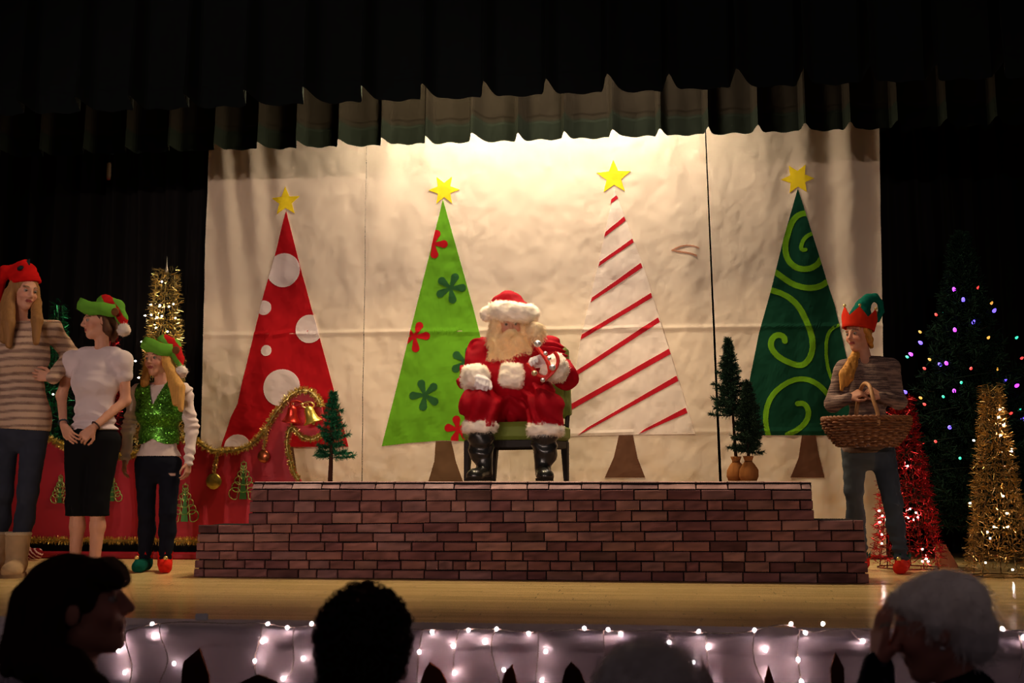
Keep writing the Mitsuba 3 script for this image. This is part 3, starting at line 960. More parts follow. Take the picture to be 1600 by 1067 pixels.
def bell(c, axis, h, col, label):
    key = thing('bell', label, 'bell')
    z = unit(axis)
    x = unit(np.cross(z, [0.2, 1, 0.1]))
    M = np.stack([x, np.cross(z, x), z], 1)
    prof = [(0.5, -0.02), (0.56, 0.0), (0.47, 0.10), (0.37, 0.25), (0.31, 0.45), (0.29, 0.65), (0.25, 0.82), (0.14, 0.94), (0.02, 0.98)]
    put('body', lathe(A(prof) * h, c, M, 28), 'tinsel', vary(col, 0.25, 80), key)
    put('clapper', lathe([(0.001, -0.16 * h), (0.08 * h, -0.1 * h), (0.1 * h, -0.03 * h), (0.06 * h, 0.05 * h), (0.02 * h, 0.5 * h)], c, M, 12), 'tinsel', GOLD * 0.6, key)
    ang = np.linspace(0, 2 * np.pi, 14, endpoint=False)
    put('loop', tube(A(c) + (np.stack([np.cos(ang) * 0.08, 0 * ang, np.sin(ang) * 0.08 + 1.04], 1) * h) @ M.T, 0.012 * h + 0.001, 5, closed=True), 'tinsel', GOLD * 0.8, key)


bell(at(455, 659, SY - 0.07), (0.10, -0.15, 1), 0.125, A([0.75, 0.05, 0.03]), 'shiny red bell hanging in the curl of the sleigh')
bell(at(489, 660, SY - 0.09), (-0.34, -0.1, 1), 0.13, A([0.80, 0.62, 0.12]), 'shiny gold bell hanging in the curl of the sleigh')
k = thing('bow', 'gold and red tinsel bow above the two bells on the sleigh', 'bow')
q = at(472, 632, SY - 0.07)
for s in (-1, 1):
    a_ = np.linspace(0, 2 * np.pi, 16, endpoint=False)
    put('ribbon_loop', tube(q + np.stack([s * (0.045 - 0.045 * np.cos(a_)), 0.01 * np.sin(a_ * 2), 0.022 * np.sin(a_) + s * -0.004], 1), 0.007, 6, closed=True), 'tinsel', GOLD if s > 0 else A([0.6, 0.05, 0.03]), k)
put('knot', lathe([(0.001, -0.014), (0.012, -0.008), (0.014, 0), (0.012, 0.008), (0.001, 0.014)], q, n=12), 'tinsel', GOLD, k)

# striped gift and wooden wedge by the trees
q = at(51, 864, 1.45)
gz = 0.10
m = sdf([C((q[0] - 0.035, 1.45, 0.045), (q[0] + 0.035, 1.45, 0.05), 0.040), C((q[0] - 0.02, 1.45, 0.05), (q[0] - 0.05, 1.44, 0.105), 0.02)], 0.006, 0.02)
put('striped_stocking', m, 'cloth', lambda v: np.where((np.sin((v[:, 0] * 0.8 + v[:, 2]) * 210) > 0.35)[:, None], lin(205, 160, 150), lin(110, 16, 24)), label='small red and white striped bundle on the floor beside the beige boot', cat='bundle')
q = at(1480, 880, 1.5)
m = board(Polygon([(q[0] - 0.055, 0), (q[0] + 0.065, 0), (q[0] + 0.06, 0.02), (q[0] - 0.01, 0.15), (q[0] - 0.045, 0.15)]), 1.48, 0.12)
put('wooden_wedge', m, 'satin', vary(lin(150, 92, 58), 0.2, 20), smooth=False, label='small plain wooden wedge on the floor right of the red tinsel tree', cat='wood block')

# pull on the dark curtain
k = thing('curtain_pull', 'small cream pull with red tip hanging before the left black curtain', 'curtain pull')
q = at(170, 268, 2.35)
put('handle', lathe([(0.001, -0.075), (0.016, -0.07), (0.019, -0.04), (0.018, 0.06), (0.012, 0.075), (0.001, 0.078)], q, n=14), 'satin', lambda v: np.where((v[:, 2] < q[2] - 0.045)[:, None], lin(120, 40, 36), lin(150, 128, 96)), k)
put('cord', tube([q + [0, 0, 0.07], (q[0], 2.35, 5.2)], 0.003, 6), 'cloth', (0.01, 0.01, 0.01), k)

# ------------------------------------------------------------------ stage skirt with icicle lights
EDGE = -2.12
xs_ = np.linspace(-3.2, 3.2, 260)
prof_t = [(-1.83, 0.004), (-1.90, 0.006), (-2.00, 0.006), (-2.08, 0.009), (-2.12, 0.010), (-2.138, 0.002), (-2.145, -0.015), (-2.143, -0.045), (-2.132, -0.052)]
prof_t += [(-2.134, z) for z in np.linspace(-0.07, -0.86, 26)]
Pm = np.zeros((len(xs_), len(prof_t), 3))
for j, (y, z) in enumerate(prof_t):
    hang = np.clip(-z / 0.3, 0, 1)
    bil = hang * (0.018 * np.sin(xs_ * 9 + 2 * np.sin(xs_ * 1.7)) + 0.03 * (meshkit.fbm(np.stack([xs_ * 4, xs_ * 0 + z * 3, xs_ * 0], 1), 3, 5) - 0.5))
    Pm[:, j, 0] = xs_
    Pm[:, j, 1] = y + bil + (0.03 * (meshkit.noise(np.stack([xs_ * 2.3, xs_ * 0, xs_ * 0], 1), 8) - 0.5) if j < 2 else 0)
    Pm[:, j, 2] = z + (0.006 * (meshkit.noise(np.stack([xs_ * 7, xs_ * 0 + y * 9, xs_ * 0], 1), 9)) if 1 <= j < 5 else 0)
    Pm[:, j, 1] = np.minimum(Pm[:, j, 1], -2.124) if z < -0.01 else Pm[:, j, 1]
m = grid_mesh(Pm)
sk = put('stage_skirt', m, 'cloth', lin(176, 162, 172), label='white cloth skirt draped over the front edge of the stage', cat='stage skirt')

BYL = -2.162
ic = thing('icicle_lights', 'string of warm white icicle lights hanging over the white stage skirt', 'light string')
Wc = lin(120, 104, 100)
top_w = [(150, 1000), (182, 990), (238, 976), (300, 972), (365, 974), (419, 975), (449, 980), (500, 976), (600, 980), (675, 984), (732, 983), (776, 983), (826, 988), (870, 985), (913, 984), (970, 986), (1045, 985), (1092, 988),
         (1179, 985), (1236, 978), (1258, 986), (1300, 984), (1379, 988), (1450, 992), (1566, 985), (1610, 988)]
put('wire', tube(spline([at(x, y, BYL + 0.008) for x, y in top_w], 260), 0.0022, 5), 'cloth', Wc, ic)
drops = [[(197, 986), (198, 1010), (206, 1040), (203, 1064), (203, 1100)], [(250, 976), (253, 1000), (262, 1030), (252, 1060), (248, 1100)], [(409, 975), (404, 1005), (398, 1032), (400, 1056), (398, 1100)], [(460, 982), (458, 1010), (458, 1040), (445, 1062)],
         [(660, 984), (655, 1015), (652, 1050), (650, 1100)], [(718, 982), (713, 1000), (709, 1030), (708, 1050)], [(776, 983), (768, 1002), (772, 1035), (782, 1075)], [(840, 988), (841, 1012), (838, 1050), (840, 1100)], [(943, 985), (944, 1010), (946, 1045)],
         [(1040, 985), (1052, 1000), (1062, 1020), (1080, 1036)], [(1104, 986), (1104, 1012), (1106, 1040), (1105, 1090)], [(1180, 986), (1178, 1030), (1190, 1060)], [(1250, 984), (1246, 1008), (1247, 1032), (1252, 1066)], [(1330, 986), (1345, 1000), (1360, 1004)], [(1590, 988), (1596, 1010), (1592, 1060)]]
for d in drops:
    put('wire_drop', tube(spline([at(x, y, BYL + 0.004) for x, y in d], 22), 0.0018, 5), 'cloth', Wc, ic)
for px, py in ((238, 974), (182, 999), (185, 1016), (195, 1050), (240, 994), (272, 1036), (410, 1002), (398, 1032), (449, 980), (474, 1028), (419, 974), (487, 974), (442, 1060), (675, 987), (732, 984), (757, 1002), (826, 989), (655, 1018), (709, 1009),
               (710, 1051), (787, 1046), (853, 1017), (847, 1062), (661, 1065), (532, 1053), (776, 982), (913, 981), (950, 983), (970, 990), (1045, 1003), (1084, 1034), (1106, 1011), (1092, 986), (1109, 1065), (1179, 984), (1236, 974), (1258, 988),
               (1195, 1015), (1247, 1030), (1200, 1054), (1348, 1001), (1379, 984), (1252, 1064), (1566, 982), (1599, 995), (1286, 974)):
    bulb(ic, at(px, py, BYL - 0.004), (0.3 * math.sin(px), -0.6, -0.4), WARM * [1, 0.95, 1.05], 46.0, 0.0060)
q = at(318, 966, -1.93)
put('plug_adapter', chamfer_box((0.05, 0.028, 0.026), (q[0], -1.95, 0.026), frame(20), 0.005), 'satin', lin(150, 150, 160), smooth=False, label='small grey plug box lying on the stage edge left of the curly head', cat='adapter')

# brown pointed cutouts standing before the skirt
for i, (pts, lab) in enumerate((([(287, 1034), (296, 1026), (311, 1013), (318, 1032), (326, 1056), (332, 1085), (284, 1085), (284, 1048)], 'brown card spire left of the curly head, tall with a hooked tip'),
                                ([(376, 1066), (390, 1059), (402, 1054), (416, 1059), (432, 1066), (436, 1085), (372, 1085)], 'low brown card spire just left of the curly head'),
                                ([(657, 1066), (663, 1048), (671, 1035), (688, 1047), (697, 1064), (700, 1085), (655, 1085)], 'broad brown card spire just right of the curly head'),
                                ([(785, 1062), (789, 1050), (800, 1038), (804, 1052), (808, 1068), (808, 1085), (784, 1085)], 'narrow brown card spire midway between curly head and grey head'),
                                ([(878, 1064), (883, 1046), (892, 1034), (906, 1048), (914, 1066), (914, 1085), (877, 1085)], 'dark brown card spire just left of the grey head'),
                                ([(1096, 1040), (1095, 1022), (1103, 1044), (1115, 1064), (1117, 1085), (1096, 1085)], 'thin red-brown card spire just right of the grey head'),
                                ([(1195, 1062), (1201, 1040), (1210, 1066), (1212, 1085), (1194, 1085)], 'slim red-brown card spire with a bulb before it, left of the tallest dark one'),
                                ([(1298, 1044), (1306, 1019), (1319, 1044), (1318, 1085), (1297, 1085)], 'dark pointed card spire just left of the white-haired woman'))):
    Y = -2.25
    p = up_px(Y, *pts)
    lo = [(x, z) if y < 1085 else (x, -0.9) for (x, z), (_, y) in zip(p, pts)]
    put('card_spire', board(Polygon(lo), Y, 0.012), 'cloth', vary(lin(112, 50, 22) if i in (2, 3, 5, 6) else lin(70, 36, 20), 0.3, 20), smooth=False, label=lab, cat='card spire', group='brown card spires before the stage skirt')

# ------------------------------------------------------------------ the green chair
ch = thing('chair', 'green upholstered chair with dark wooden legs, under the man in red', 'chair')
CM = frame(-17)
CC = A([at(808, 700, 1.27)[0], 1.27, ZT])
cl_ = lambda x, f, z: CC + CM @ A([x, f, z])
green = vary(lin(112, 128, 52), 0.18, 30)
put('seat', chamfer_box((0.60, 0.52, 0.13), cl_(0, 0, 0.325), CM, 0.035), 'satin', green, ch, smooth=40)
m = chamfer_box((0.57, 0.09, 0.50), cl_(0, -0.26, 0.68), CM @ trimesh.transformations.rotation_matrix(-0.12, [1, 0, 0])[:3, :3], 0.03)
put('backrest', m, 'satin', green, ch, smooth=40)
put('seat_frame', join([chamfer_box((0.57, 0.03, 0.055), cl_(0, s * 0.225, 0.245), CM, 0.006) for s in (-1, 1)] + [chamfer_box((0.03, 0.45, 0.055), cl_(s * 0.27, 0, 0.245), CM, 0.006) for s in (-1, 1)]), 'satin', (0.012, 0.009, 0.008), ch, smooth=False)
for sx in (-1, 1):
    for sf in (-1, 1):
        m = chamfer_box((0.05, 0.05, 0.27), (0, 0, 0), None, 0.006)
        v = np.array(m.vertices)
        v[:, :2] *= (0.62 + 0.38 * (v[:, 2:3] + 0.135) / 0.27)
        v[:, 0] += sx * 0.012 * (0.135 - v[:, 2]) / 0.27
        m.vertices = v @ CM.T + cl_(sx * 0.262, sf * 0.215, 0.136)
        put('leg', m, 'satin', (0.012, 0.009, 0.008), ch, smooth=False)
    put('back_post', tube([cl_(sx * 0.262, -0.235, 0.25), cl_(sx * 0.262, -0.285, 0.5), cl_(sx * 0.255, -0.32, 0.75)], 0.016, 8), 'satin', (0.012, 0.009, 0.008), ch)

# ------------------------------------------------------------------ people
SKIN = lin(206, 150, 124)


def head_prims(c, M, s=1.0, ears=True, female=True):
    P = lambda x, f, u: A(c) + M @ (A([x, f, u]) * s)
    e = lambda p, r, **k: El(P(*p), A(r) * s, M, **k)
    j = 0.9 if female else 1.06
    out = [e((0, -0.012, 0.03), (0.073, 0.092, 0.084)), e((0, 0.026, -0.03), (0.059 * j, 0.066, 0.083), k=0.02), e((0, 0.058, -0.094), (0.026 * j, 0.024, 0.019), k=0.022),
           C(P(-0.040 * j, 0.0, -0.062), P(0, 0.055, -0.094), 0.020 * s, 0.018 * s, k=0.02), C(P(0.040 * j, 0.0, -0.062), P(0, 0.055, -0.094), 0.020 * s, 0.018 * s, k=0.02),
           e((-0.034, 0.062, -0.030), (0.024, 0.022, 0.024), k=0.015), e((0.034, 0.062, -0.030), (0.024, 0.022, 0.024), k=0.015),
           C(P(-0.034, 0.078, 0.024), P(0.034, 0.078, 0.024), 0.012 * s, k=0.012),
           e((-0.030, 0.096, 0.004), (0.017, 0.014, 0.011), op=-1, k=0.010), e((0.030, 0.096, 0.004), (0.017, 0.014, 0.011), op=-1, k=0.010),
           C(P(0, 0.088, 0.012), P(0, 0.108, -0.026), 0.0085 * s, 0.0115 * s, k=0.008), C(P(-0.010, 0.095, -0.032), P(0.010, 0.095, -0.032), 0.0085 * s, k=0.006),
           C(P(-0.019, 0.083, -0.055), P(0.019, 0.083, -0.055), 0.0075 * s, k=0.006), C(P(-0.015, 0.082, -0.067), P(0.015, 0.082, -0.067), 0.0085 * s, k=0.006)]
    if ears:
        for x in (-1, 1):
            out += [e((x * 0.075, -0.008, -0.008), (0.010, 0.019, 0.031), k=0.008)]
    return out


def skin_col(c, M, s=1.0, base=SKIN, lips=(150, 70, 66), brow=(110, 76, 52), blush=True):
    lipc, bc = lin(*lips), lin(*brow)

    def fn(v):
        q = ((v - A(c)) @ M) / s
        col = np.tile(A(base), (len(v), 1)) * (0.95 + 0.1 * meshkit.noise(v * 40))[:, None]
        if blush:
            b = np.exp(-(((np.abs(q[:, 0]) - 0.04) / 0.022) ** 2 + ((q[:, 2] + 0.03) / 0.022) ** 2)) * (q[:, 1] > 0.03)
            col *= 1 - b[:, None] * A([0.0, 0.16, 0.14])
        m = (np.abs(q[:, 0]) < 0.023) & (np.abs(q[:, 2] + 0.061) < 0.011 - 0.2 * np.abs(q[:, 0])) & (q[:, 1] > 0.07)
        col[m] = lipc
        m = (np.abs(q[:, 0]) > 0.014) & (np.abs(q[:, 0]) < 0.047) & (np.abs(q[:, 2] - 0.029 + 2.5 * (np.abs(q[:, 0]) - 0.03) ** 2 * 6) < 0.0045) & (q[:, 1] > 0.05)
        col[m] = bc
        return col
    return fn


def eyes(parent, c, M, s=1.0, iris=(0.05, 0.035, 0.025)):
    for x in (-1, 1):
        o = A(c) + M @ (A([x * 0.030, 0.0785, 0.0035]) * s)
        m = trimesh.creation.icosphere(2, 0.0112 * s)
        v = np.array(m.vertices)
        d = v @ M[:, 1] / (0.0115 * s)
        m.vertices = v + o
        put('eye', m, 'gloss', np.where((d > 0.70)[:, None], A(iris), lin(170, 150, 142)), parent)


def hand_prims(w, d, n, s=1.0, thumb=1, curl=20.0, spread=0.10, thumb_curl=0.3, extra=0.0):
    """w wrist, d the way the fingers leave it, n out of the palm; thumb=+1 puts the thumb on the side cross(d,n)"""
    d = unit(d)
    n = unit(A(n, float) - d * (A(n, float) @ d))
    t = np.cross(d, n) * thumb
    w = A(w, float)
    out = []
    for i, (x, L, r) in enumerate(((0.030, 0.072, 0.0085), (0.010, 0.080, 0.0090), (-0.010, 0.075, 0.0085), (-0.028, 0.058, 0.0075))):
        k0 = w + (d * (0.088 - 0.004 * abs(i - 1)) + t * x) * s
        out.append(C(w + t * x * 0.55 * s + d * 0.012 * s, k0, 0.0135 * s + extra, 0.0115 * s + extra, k=0.012))
        p, ang = k0, 0.0
        dd = unit(d + t * spread * x * 30)
        for f_, cu in ((0.46, 1.0), (0.31, 1.25), (0.23, 0.9)):
            ang += math.radians(curl) * cu
            q = p + (dd * math.cos(ang) + n * math.sin(ang)) * L * f_ * s
            out.append(C(p, q, r * s + extra, r * 0.93 * s + extra, k=0.003))
            p, r = q, r * 0.93
    b = w + (d * 0.022 + t * 0.024) * s
    m = b + (d * 0.032 + t * 0.030 + n * 0.012) * s
    e = m + (d * 0.030 + t * (0.010 - 0.02 * thumb_curl) + n * (0.008 + 0.02 * thumb_curl)) * s
    g = e + (d * 0.022 - t * 0.012 * thumb_curl + n * 0.012 * thumb_curl) * s
    out += [C(b, m, 0.014 * s + extra, 0.011 * s + extra, k=0.008), C(m, e, 0.0105 * s + extra, 0.009 * s + extra, k=0.003), C(e, g, 0.009 * s + extra, 0.0075 * s + extra, k=0.003)]
    return out


class Fig:
    """joints of one figure, all in the world"""

    def __init__(self, **j):
        self.__dict__.update({k: A(v, float) for k, v in j.items()})
        x = unit(self.shR - self.shL)
        u = unit((self.shL + self.shR) / 2 - (self.hipL + self.hipR) / 2)
        f = unit(np.cross(u, x)) * -1
        if hasattr(self, 'front') and f @ self.front < 0:
            f = -f
        self.M = np.stack([x, f, np.cross(x, f) if np.cross(x, f) @ u > 0 else -np.cross(x, f)], 1)
        self.sm, self.hm = (self.shL + self.shR) / 2, (self.hipL + self.hipR) / 2
        self.w = np.linalg.norm(self.shR - self.shL) / 2

    def torso(self, s=1.0, d=0.0, belly=0.0):
        M, w = self.M, self.w
        L = np.linalg.norm(self.sm - self.hm)
        up = self.sm - self.hm
        pos = lambda t, f=0.0: self.hm + up * t + M[:, 1] * f
        hw = np.linalg.norm(self.hipR - self.hipL) / 2
        return [C(self.shL - M[:, 2] * 0.01, self.shR - M[:, 2] * 0.01, 0.050 * s + d), C(self.shL * 0.55 + self.neck * 0.45 - M[:, 2] * 0.015, self.shR * 0.55 + self.neck * 0.45 - M[:, 2] * 0.015, 0.048 * s + d),
                El(pos(0.74, 0.005), A([w * 0.86, 0.098 * s, 0.30 * L]) + d, M), El(pos(0.68, 0.045 * s), A([w * 0.66, 0.075 * s, 0.12 * L]) + d, M, k=0.04),
                El(pos(0.36, 0.0), A([w * 0.70, 0.088 * s, 0.30 * L]) + d, M), El(pos(0.04, -0.005), A([hw + 0.075 * s, 0.105 * s, 0.24 * L]) + d, M, k=0.04)]

    def arms(self, s=1.0, d=0.0, d2=None):
        d2 = d if d2 is None else d2
        o = []
        for a, e, w in ((self.shL, self.elL, self.wrL), (self.shR, self.elR, self.wrR)):
            o += [C(a, e, 0.043 * s + d, 0.034 * s + d), C(e, w, 0.035 * s + d, 0.0235 * s + d2)]
        return o

    def legs(self, s=1.0, d=0.0, d2=None):
        d2 = d if d2 is None else d2
        o = []
        for h, k, a in ((self.hipL, self.knL, self.anL), (self.hipR, self.knR, self.anR)):
            b = (k - h) @ self.M[:, 1]
            o += [C(h, k, 0.077 * s + d, 0.052 * s + d), C(k, k * 0.6 + a * 0.4 - self.M[:, 1] * 0.018 * s, 0.048 * s + d, 0.048 * s + d2), C(k * 0.6 + a * 0.4 - self.M[:, 1] * 0.018 * s, a, 0.048 * s + d2, 0.034 * s + d2)]
        return o

    def feet(self, s=1.0, d=0.0):
        o = []
        for a, t in ((self.anL, self.toeL), (self.anR, self.toeR)):
            b = a + A([0, 0, -0.045]) * s
            o += [C(a, b - unit(t - b) * 0.02, 0.032 * s + d, 0.030 * s + d), C(b, t, 0.032 * s + d, 0.026 * s + d)]
        return o

    def neckp(self, hc, HM, s=1.0):
        return [C(self.neck - self.M[:, 2] * 0.02, hc + HM @ A([0, -0.018, -0.06]) * s, 0.050 * s, 0.046 * s, k=0.02)]


GH = lambda n, sx=70.0, sz=9.0, amp=0.004: (lambda P: amp * (2 * meshkit.fbm(P * A([sx, sx, sz]), 2, n) - 1))


def hair_col(c, seed=0, amt=0.5):
    c = A(c)
    return lambda v: np.clip(c * (1 - amt / 2 + amt * meshkit.fbm(v * A([160, 160, 10]), 2, seed))[:, None], 0, 1)


def foot_z(p, z):
    p = A(p, float)
    p[2] = z
    return p


# ================================================================== the man in red
man = thing('person', 'man in red velvet suit with white fur trim and cream beard, seated on chair', 'person')
hc, HM = at(797, 505, 1.12), frame(10, -14, 3)
Y0 = 1.22
J = Fig(neck=at(800, 540, 1.2), shL=at(752, 548, 1.22), shR=at(858, 543, 1.22), elL=at(735, 592, 1.13), elR=at(881, 588, 1.10), wrL=at(746, 589, 0.90), wrR=at(857, 570, 0.92),
        hipL=at(782, 637, 1.22), hipR=at(838, 637, 1.22), knL=at(748, 630, 0.88), knR=at(853, 632, 0.88), anL=at(757, 732, 0.86), anR=at(848, 732, 0.86), toeL=at(742, 744, 0.72), toeR=at(852, 744, 0.70), front=(0, -1, 0))
J.toeL[2] = J.toeR[2] = ZT + 0.035
J.anL[2] = J.anR[2] = ZT + 0.09
hl, hr = at(752, 597, 0.90), at(846, 563, 0.93)
lh = hand_prims(J.wrL + A([0.01, 0.02, 0.01]), (0.28, -0.72, -0.30), (-0.1, -0.35, -1), 1.12, 1, 44, extra=0.005)
rh_d, rh_n = unit((-0.75, -0.45, 0.42)), unit((-0.35, 0.1, -0.9))
rh = hand_prims(J.wrR, rh_d, (-0.45, -0.55, -0.35), 1.05, -1, 38, extra=0.004)
belly = at(801, 598, 1.20)
bp = head_prims(hc, HM, 1.03, female=False) + J.neckp(hc, HM, 1.1) + J.torso(1.1) + [El(belly, (0.19, 0.19, 0.17))] + J.arms(1.1) + J.legs(1.05) + J.feet(1.0) + inflate(lh + rh, -0.006)
put('body', sdf(bp, 0.007, 0.03), 'skin', skin_col(hc, HM, 1.03, SKIN * 0.9), man)
eyes(man, hc, HM, 1.03)
vr = lambda c, n=0: vary(c, 0.22, 14, n)
RC = lin(152, 3, 24)
jack = J.torso(1.18, 0.022) + [El(belly, (0.235, 0.235, 0.185)), El(at(801, 570, 1.22), (0.215, 0.18, 0.17))]
for a, e, w in ((J.shL, J.elL, J.wrL), (J.shR, J.elR, J.wrR)):
    jack += [C(a, e, 0.084, 0.078), C(e, e * 0.42 + w * 0.58, 0.078, 0.066)]
fold = lambda P: 0.014 * np.sin(70 * P[:, 2] + 30 * meshkit.noise(P * 6, 1)) * np.clip((np.abs(P[:, 0] - belly[0]) - 0.16) * 8, 0, 1) * 0.8 + 0.008 * (2 * meshkit.fbm(P * 9, 2, 4) - 1)
zj = at(800, 632, 1.0)[2]
put('jacket', sdf(jack, 0.008, 0.04, noise=fold, cuts=[((0, 0, zj), (0, 0, -1))]), 'plush', vr(RC), man)
tr = [El((J.hipL + J.hipR) / 2 + A([0, -0.02, 0.10]), (0.235, 0.20, 0.13)), El((J.hipL + J.hipR) / 2 + A([0, -0.03, -0.02]), (0.20, 0.20, 0.11))]
for h, k_, a in ((J.hipL, J.knL, J.anL), (J.hipR, J.knR, J.anR)):
    kk = k_ + A([0, 0.02, -0.02])
    tr += [C(h + A([0, 0, 0.03]), kk, 0.112, 0.108), C(kk, kk * 0.62 + a * 0.38, 0.114, 0.100)]
tfold = lambda P: 0.014 * np.sin(42 * (P[:, 2] * 0.7 + np.abs(P[:, 0] - belly[0]) * 1.1) + 8 * meshkit.noise(P * 5, 2)) + 0.006 * (2 * meshkit.fbm(P * 12, 2, 8) - 1)
put('trousers', sdf(tr, 0.008, 0.05, noise=tfold, cuts=[((0, 0, at(800, 668, 0.9)[2]), (0, 0, -1))]), 'plush', vr(RC * 0.92, 3), man)
FUR = lin(250, 243, 232)


def fur(name, prims, n, L, col=FUR, parent=man, res=0.008, k=0.03, droop=None, w=0.0032, label=None):
    m = sdf(prims, res, k, noise=wrinkle(0.017, 27, 27, 6))
    h = fuzz(m, n, L, w, 0.55, droop, 0.004)
    M_ = join([m, h])
    nv = len(m.vertices)
    cc = np.vstack([A(col) * (0.72 + 0.36 * meshkit.fbm(np.array(m.vertices) * 34, 2, 3))[:, None], np.repeat(np.clip(A(col) * rng.uniform(0.8, 1.12, (n, 1)), 0, 1), 4, 0)])
    vn = meshkit.arrays(m, True)[2]
    hv, hf, _ = meshkit.arrays(h)
    src = m.vertices[:: max(1, nv // 20000)]
    from scipy.spatial import cKDTree
    ii = cKDTree(m.vertices).query(hv)[1]
    nn = np.vstack([vn, vn[ii]])
    key = number(parent + '__' + name)
    path = meshkit.write_ply((np.array(M_.vertices), np.array(M_.faces)), False, None, cc, normals=nn)
    scene[key] = {'type': 'ply', 'filename': path, 'face_normals': False, 'bsdf': {'type': 'ref', 'id': 'cloth'}}
    if label:
        tag(key, label)
    return key


for cx, cy, Y, rx in ((750, 666, 0.88, 0.098), (852, 672, 0.88, 0.104)):
    c = at(cx, cy, Y)
    fur('trouser_cuff', [El(c, (rx, 0.10, 0.045)), El(c + A([0, 0, 0.012]), (rx * 1.02, 0.10, 0.030)), El(c - A([0, 0, 0.016]), (rx * 0.96, 0.10, 0.030))], 2600, 0.022, label='white fur trouser cuff')
dW = unit(J.wrL - J.elL)
q = J.wrL + dW * -0.055
fur('sleeve_cuff', [C(q - dW * 0.03, q + dW * 0.02, 0.083, 0.080), C(at(735, 588, 1.0), at(737, 598, 0.98), 0.058)], 2600, 0.020, label='white fur sleeve cuff')
dW = unit(J.wrR - J.elR)
q = J.wrR + dW * -0.045 + A([0.012, 0.0, -0.01])
fur('sleeve_cuff', [C(q - dW * 0.035, q + dW * 0.01, 0.074, 0.080), El(at(872, 573, 0.97), (0.046, 0.06, 0.082))], 2600, 0.020, label='white fur sleeve cuff')
pl_ = []
for py in np.linspace(574, 599, 5):
    zz = at(800, py, 0.95)[2]
    dz = (zz - belly[2]) / 0.185
    yf = belly[1] - 0.235 * math.sqrt(max(0.02, 1 - min(0.98, dz * dz)))
    yf = min(yf, 1.06 - 0.1 * (1 - min(1, abs(dz))))
    c_ = A([at(800, py, yf)[0], yf - 0.002, zz])
    pl_.append(C(c_ - A([0.045, 0, 0]), c_ + A([0.045, 0, 0]), 0.026))
fur('fur_placket', pl_, 2600, 0.020, label='white fur strip down the jacket front')
GL = lin(226, 222, 226)
put('glove', sdf(lh, 0.004, 0.012), 'cloth', vary(GL, 0.1, 60), man, label='white glove resting on the knee')
put('glove', sdf(rh, 0.004, 0.012), 'cloth', vary(GL, 0.1, 60), man, label='white glove holding the bells')
# boots
for an, to, s_, top_ in ((J.anL, J.toeL, -1, at(752, 680, 0.88)), (J.anR, J.toeR, 1, at(850, 684, 0.88))):
    mid = an * 0.55 + top_ * 0.45 + A([s_ * 0.006, 0.01, 0.0])
    pr = [C(top_, mid, 0.088, 0.068, k=0.03), C(mid, an + A([0, 0, 0.01]), 0.060, 0.052, k=0.03), C(an - A([0, -0.03, 0.04]), to, 0.050, 0.046, k=0.03), El(to - A([0, 0, 0.002]), (0.052, 0.06, 0.04), k=0.02), C(top_ + A([s_ * 0.01, 0, -0.07]), mid + A([s_ * 0.02, 0, 0.0]), 0.07, 0.066, k=0.02)]
    bt_ = sdf(pr, 0.006, 0.03, noise=lambda P: 0.006 * np.sin(75 * P[:, 2] + 9 * meshkit.noise(P * 9, 5)) * np.clip((P[:, 2] - ZT - 0.11) * 9, 0, 1), cuts=[((0, 0, ZT + 0.012), (0, 0, -1)), ((0, 0, top_[2] + 0.03), (0, 0, 1))])
    k = put('boot', bt_, 'gloss', vary((0.010, 0.010, 0.009), 0.5, 20), man, label='black rubber boot')
    b = an - A([0, -0.045, 0])
    d_ = unit((to - b) * [1, 1, 0])
    sole = LineString([(b[0], b[1]), (to[0] + d_[0] * 0.012, to[1] + d_[1] * 0.012)]).buffer(0.050, 8)
    m = trimesh.creation.extrude_polygon(sole, 0.018, engine='earcut')
    m.apply_translation((0, 0, ZT + 0.002))
    put('sole', m, 'cloth', (0.02, 0.016, 0.012), k, smooth=False)
# beard, moustache, hair, hat
BE = lin(250, 228, 182)
LP = lambda x, f, u: hc + HM @ A([x, f, u])
fur('beard', [El(LP(0, 0.075, -0.10), (0.085, 0.05, 0.06), HM), El(LP(-0.05, 0.075, -0.15), (0.075, 0.05, 0.08), HM), El(LP(0.04, 0.078, -0.15), (0.075, 0.05, 0.085), HM), El(LP(-0.02, 0.09, -0.22), (0.085, 0.05, 0.07), HM),
              El(LP(-0.095, 0.06, -0.20), (0.06, 0.045, 0.06), HM), El(LP(0.06, 0.075, -0.22), (0.06, 0.045, 0.055), HM), El(LP(-0.01, 0.085, -0.275), (0.080, 0.045, 0.045), HM), El(LP(-0.10, 0.065, -0.245), (0.045, 0.04, 0.045), HM), El(LP(0.085, 0.06, -0.19), (0.05, 0.045, 0.06), HM), El(LP(0.03, 0.10, -0.12), (0.045, 0.03, 0.05), HM), El(LP(-0.05, 0.105, -0.19), (0.04, 0.03, 0.045), HM),
              C(LP(-0.08, 0.0, 0.01), LP(-0.09, 0.04, -0.11), 0.03, 0.05), C(LP(0.08, 0.0, 0.01), LP(0.09, 0.04, -0.11), 0.03, 0.05)], 7000, 0.028, BE, res=0.007, k=0.018, droop=(0, 0, -0.7), w=0.004, label='long curly cream beard')
fur('moustache', [C(LP(0, 0.112, -0.048), LP(-0.065, 0.085, -0.085), 0.020, 0.014), C(LP(0, 0.112, -0.048), LP(0.065, 0.085, -0.085), 0.020, 0.014)], 1500, 0.018, BE * [1.02, 1.04, 1.05], res=0.006, k=0.012, droop=(0, 0, -0.6), w=0.004, label='cream moustache')
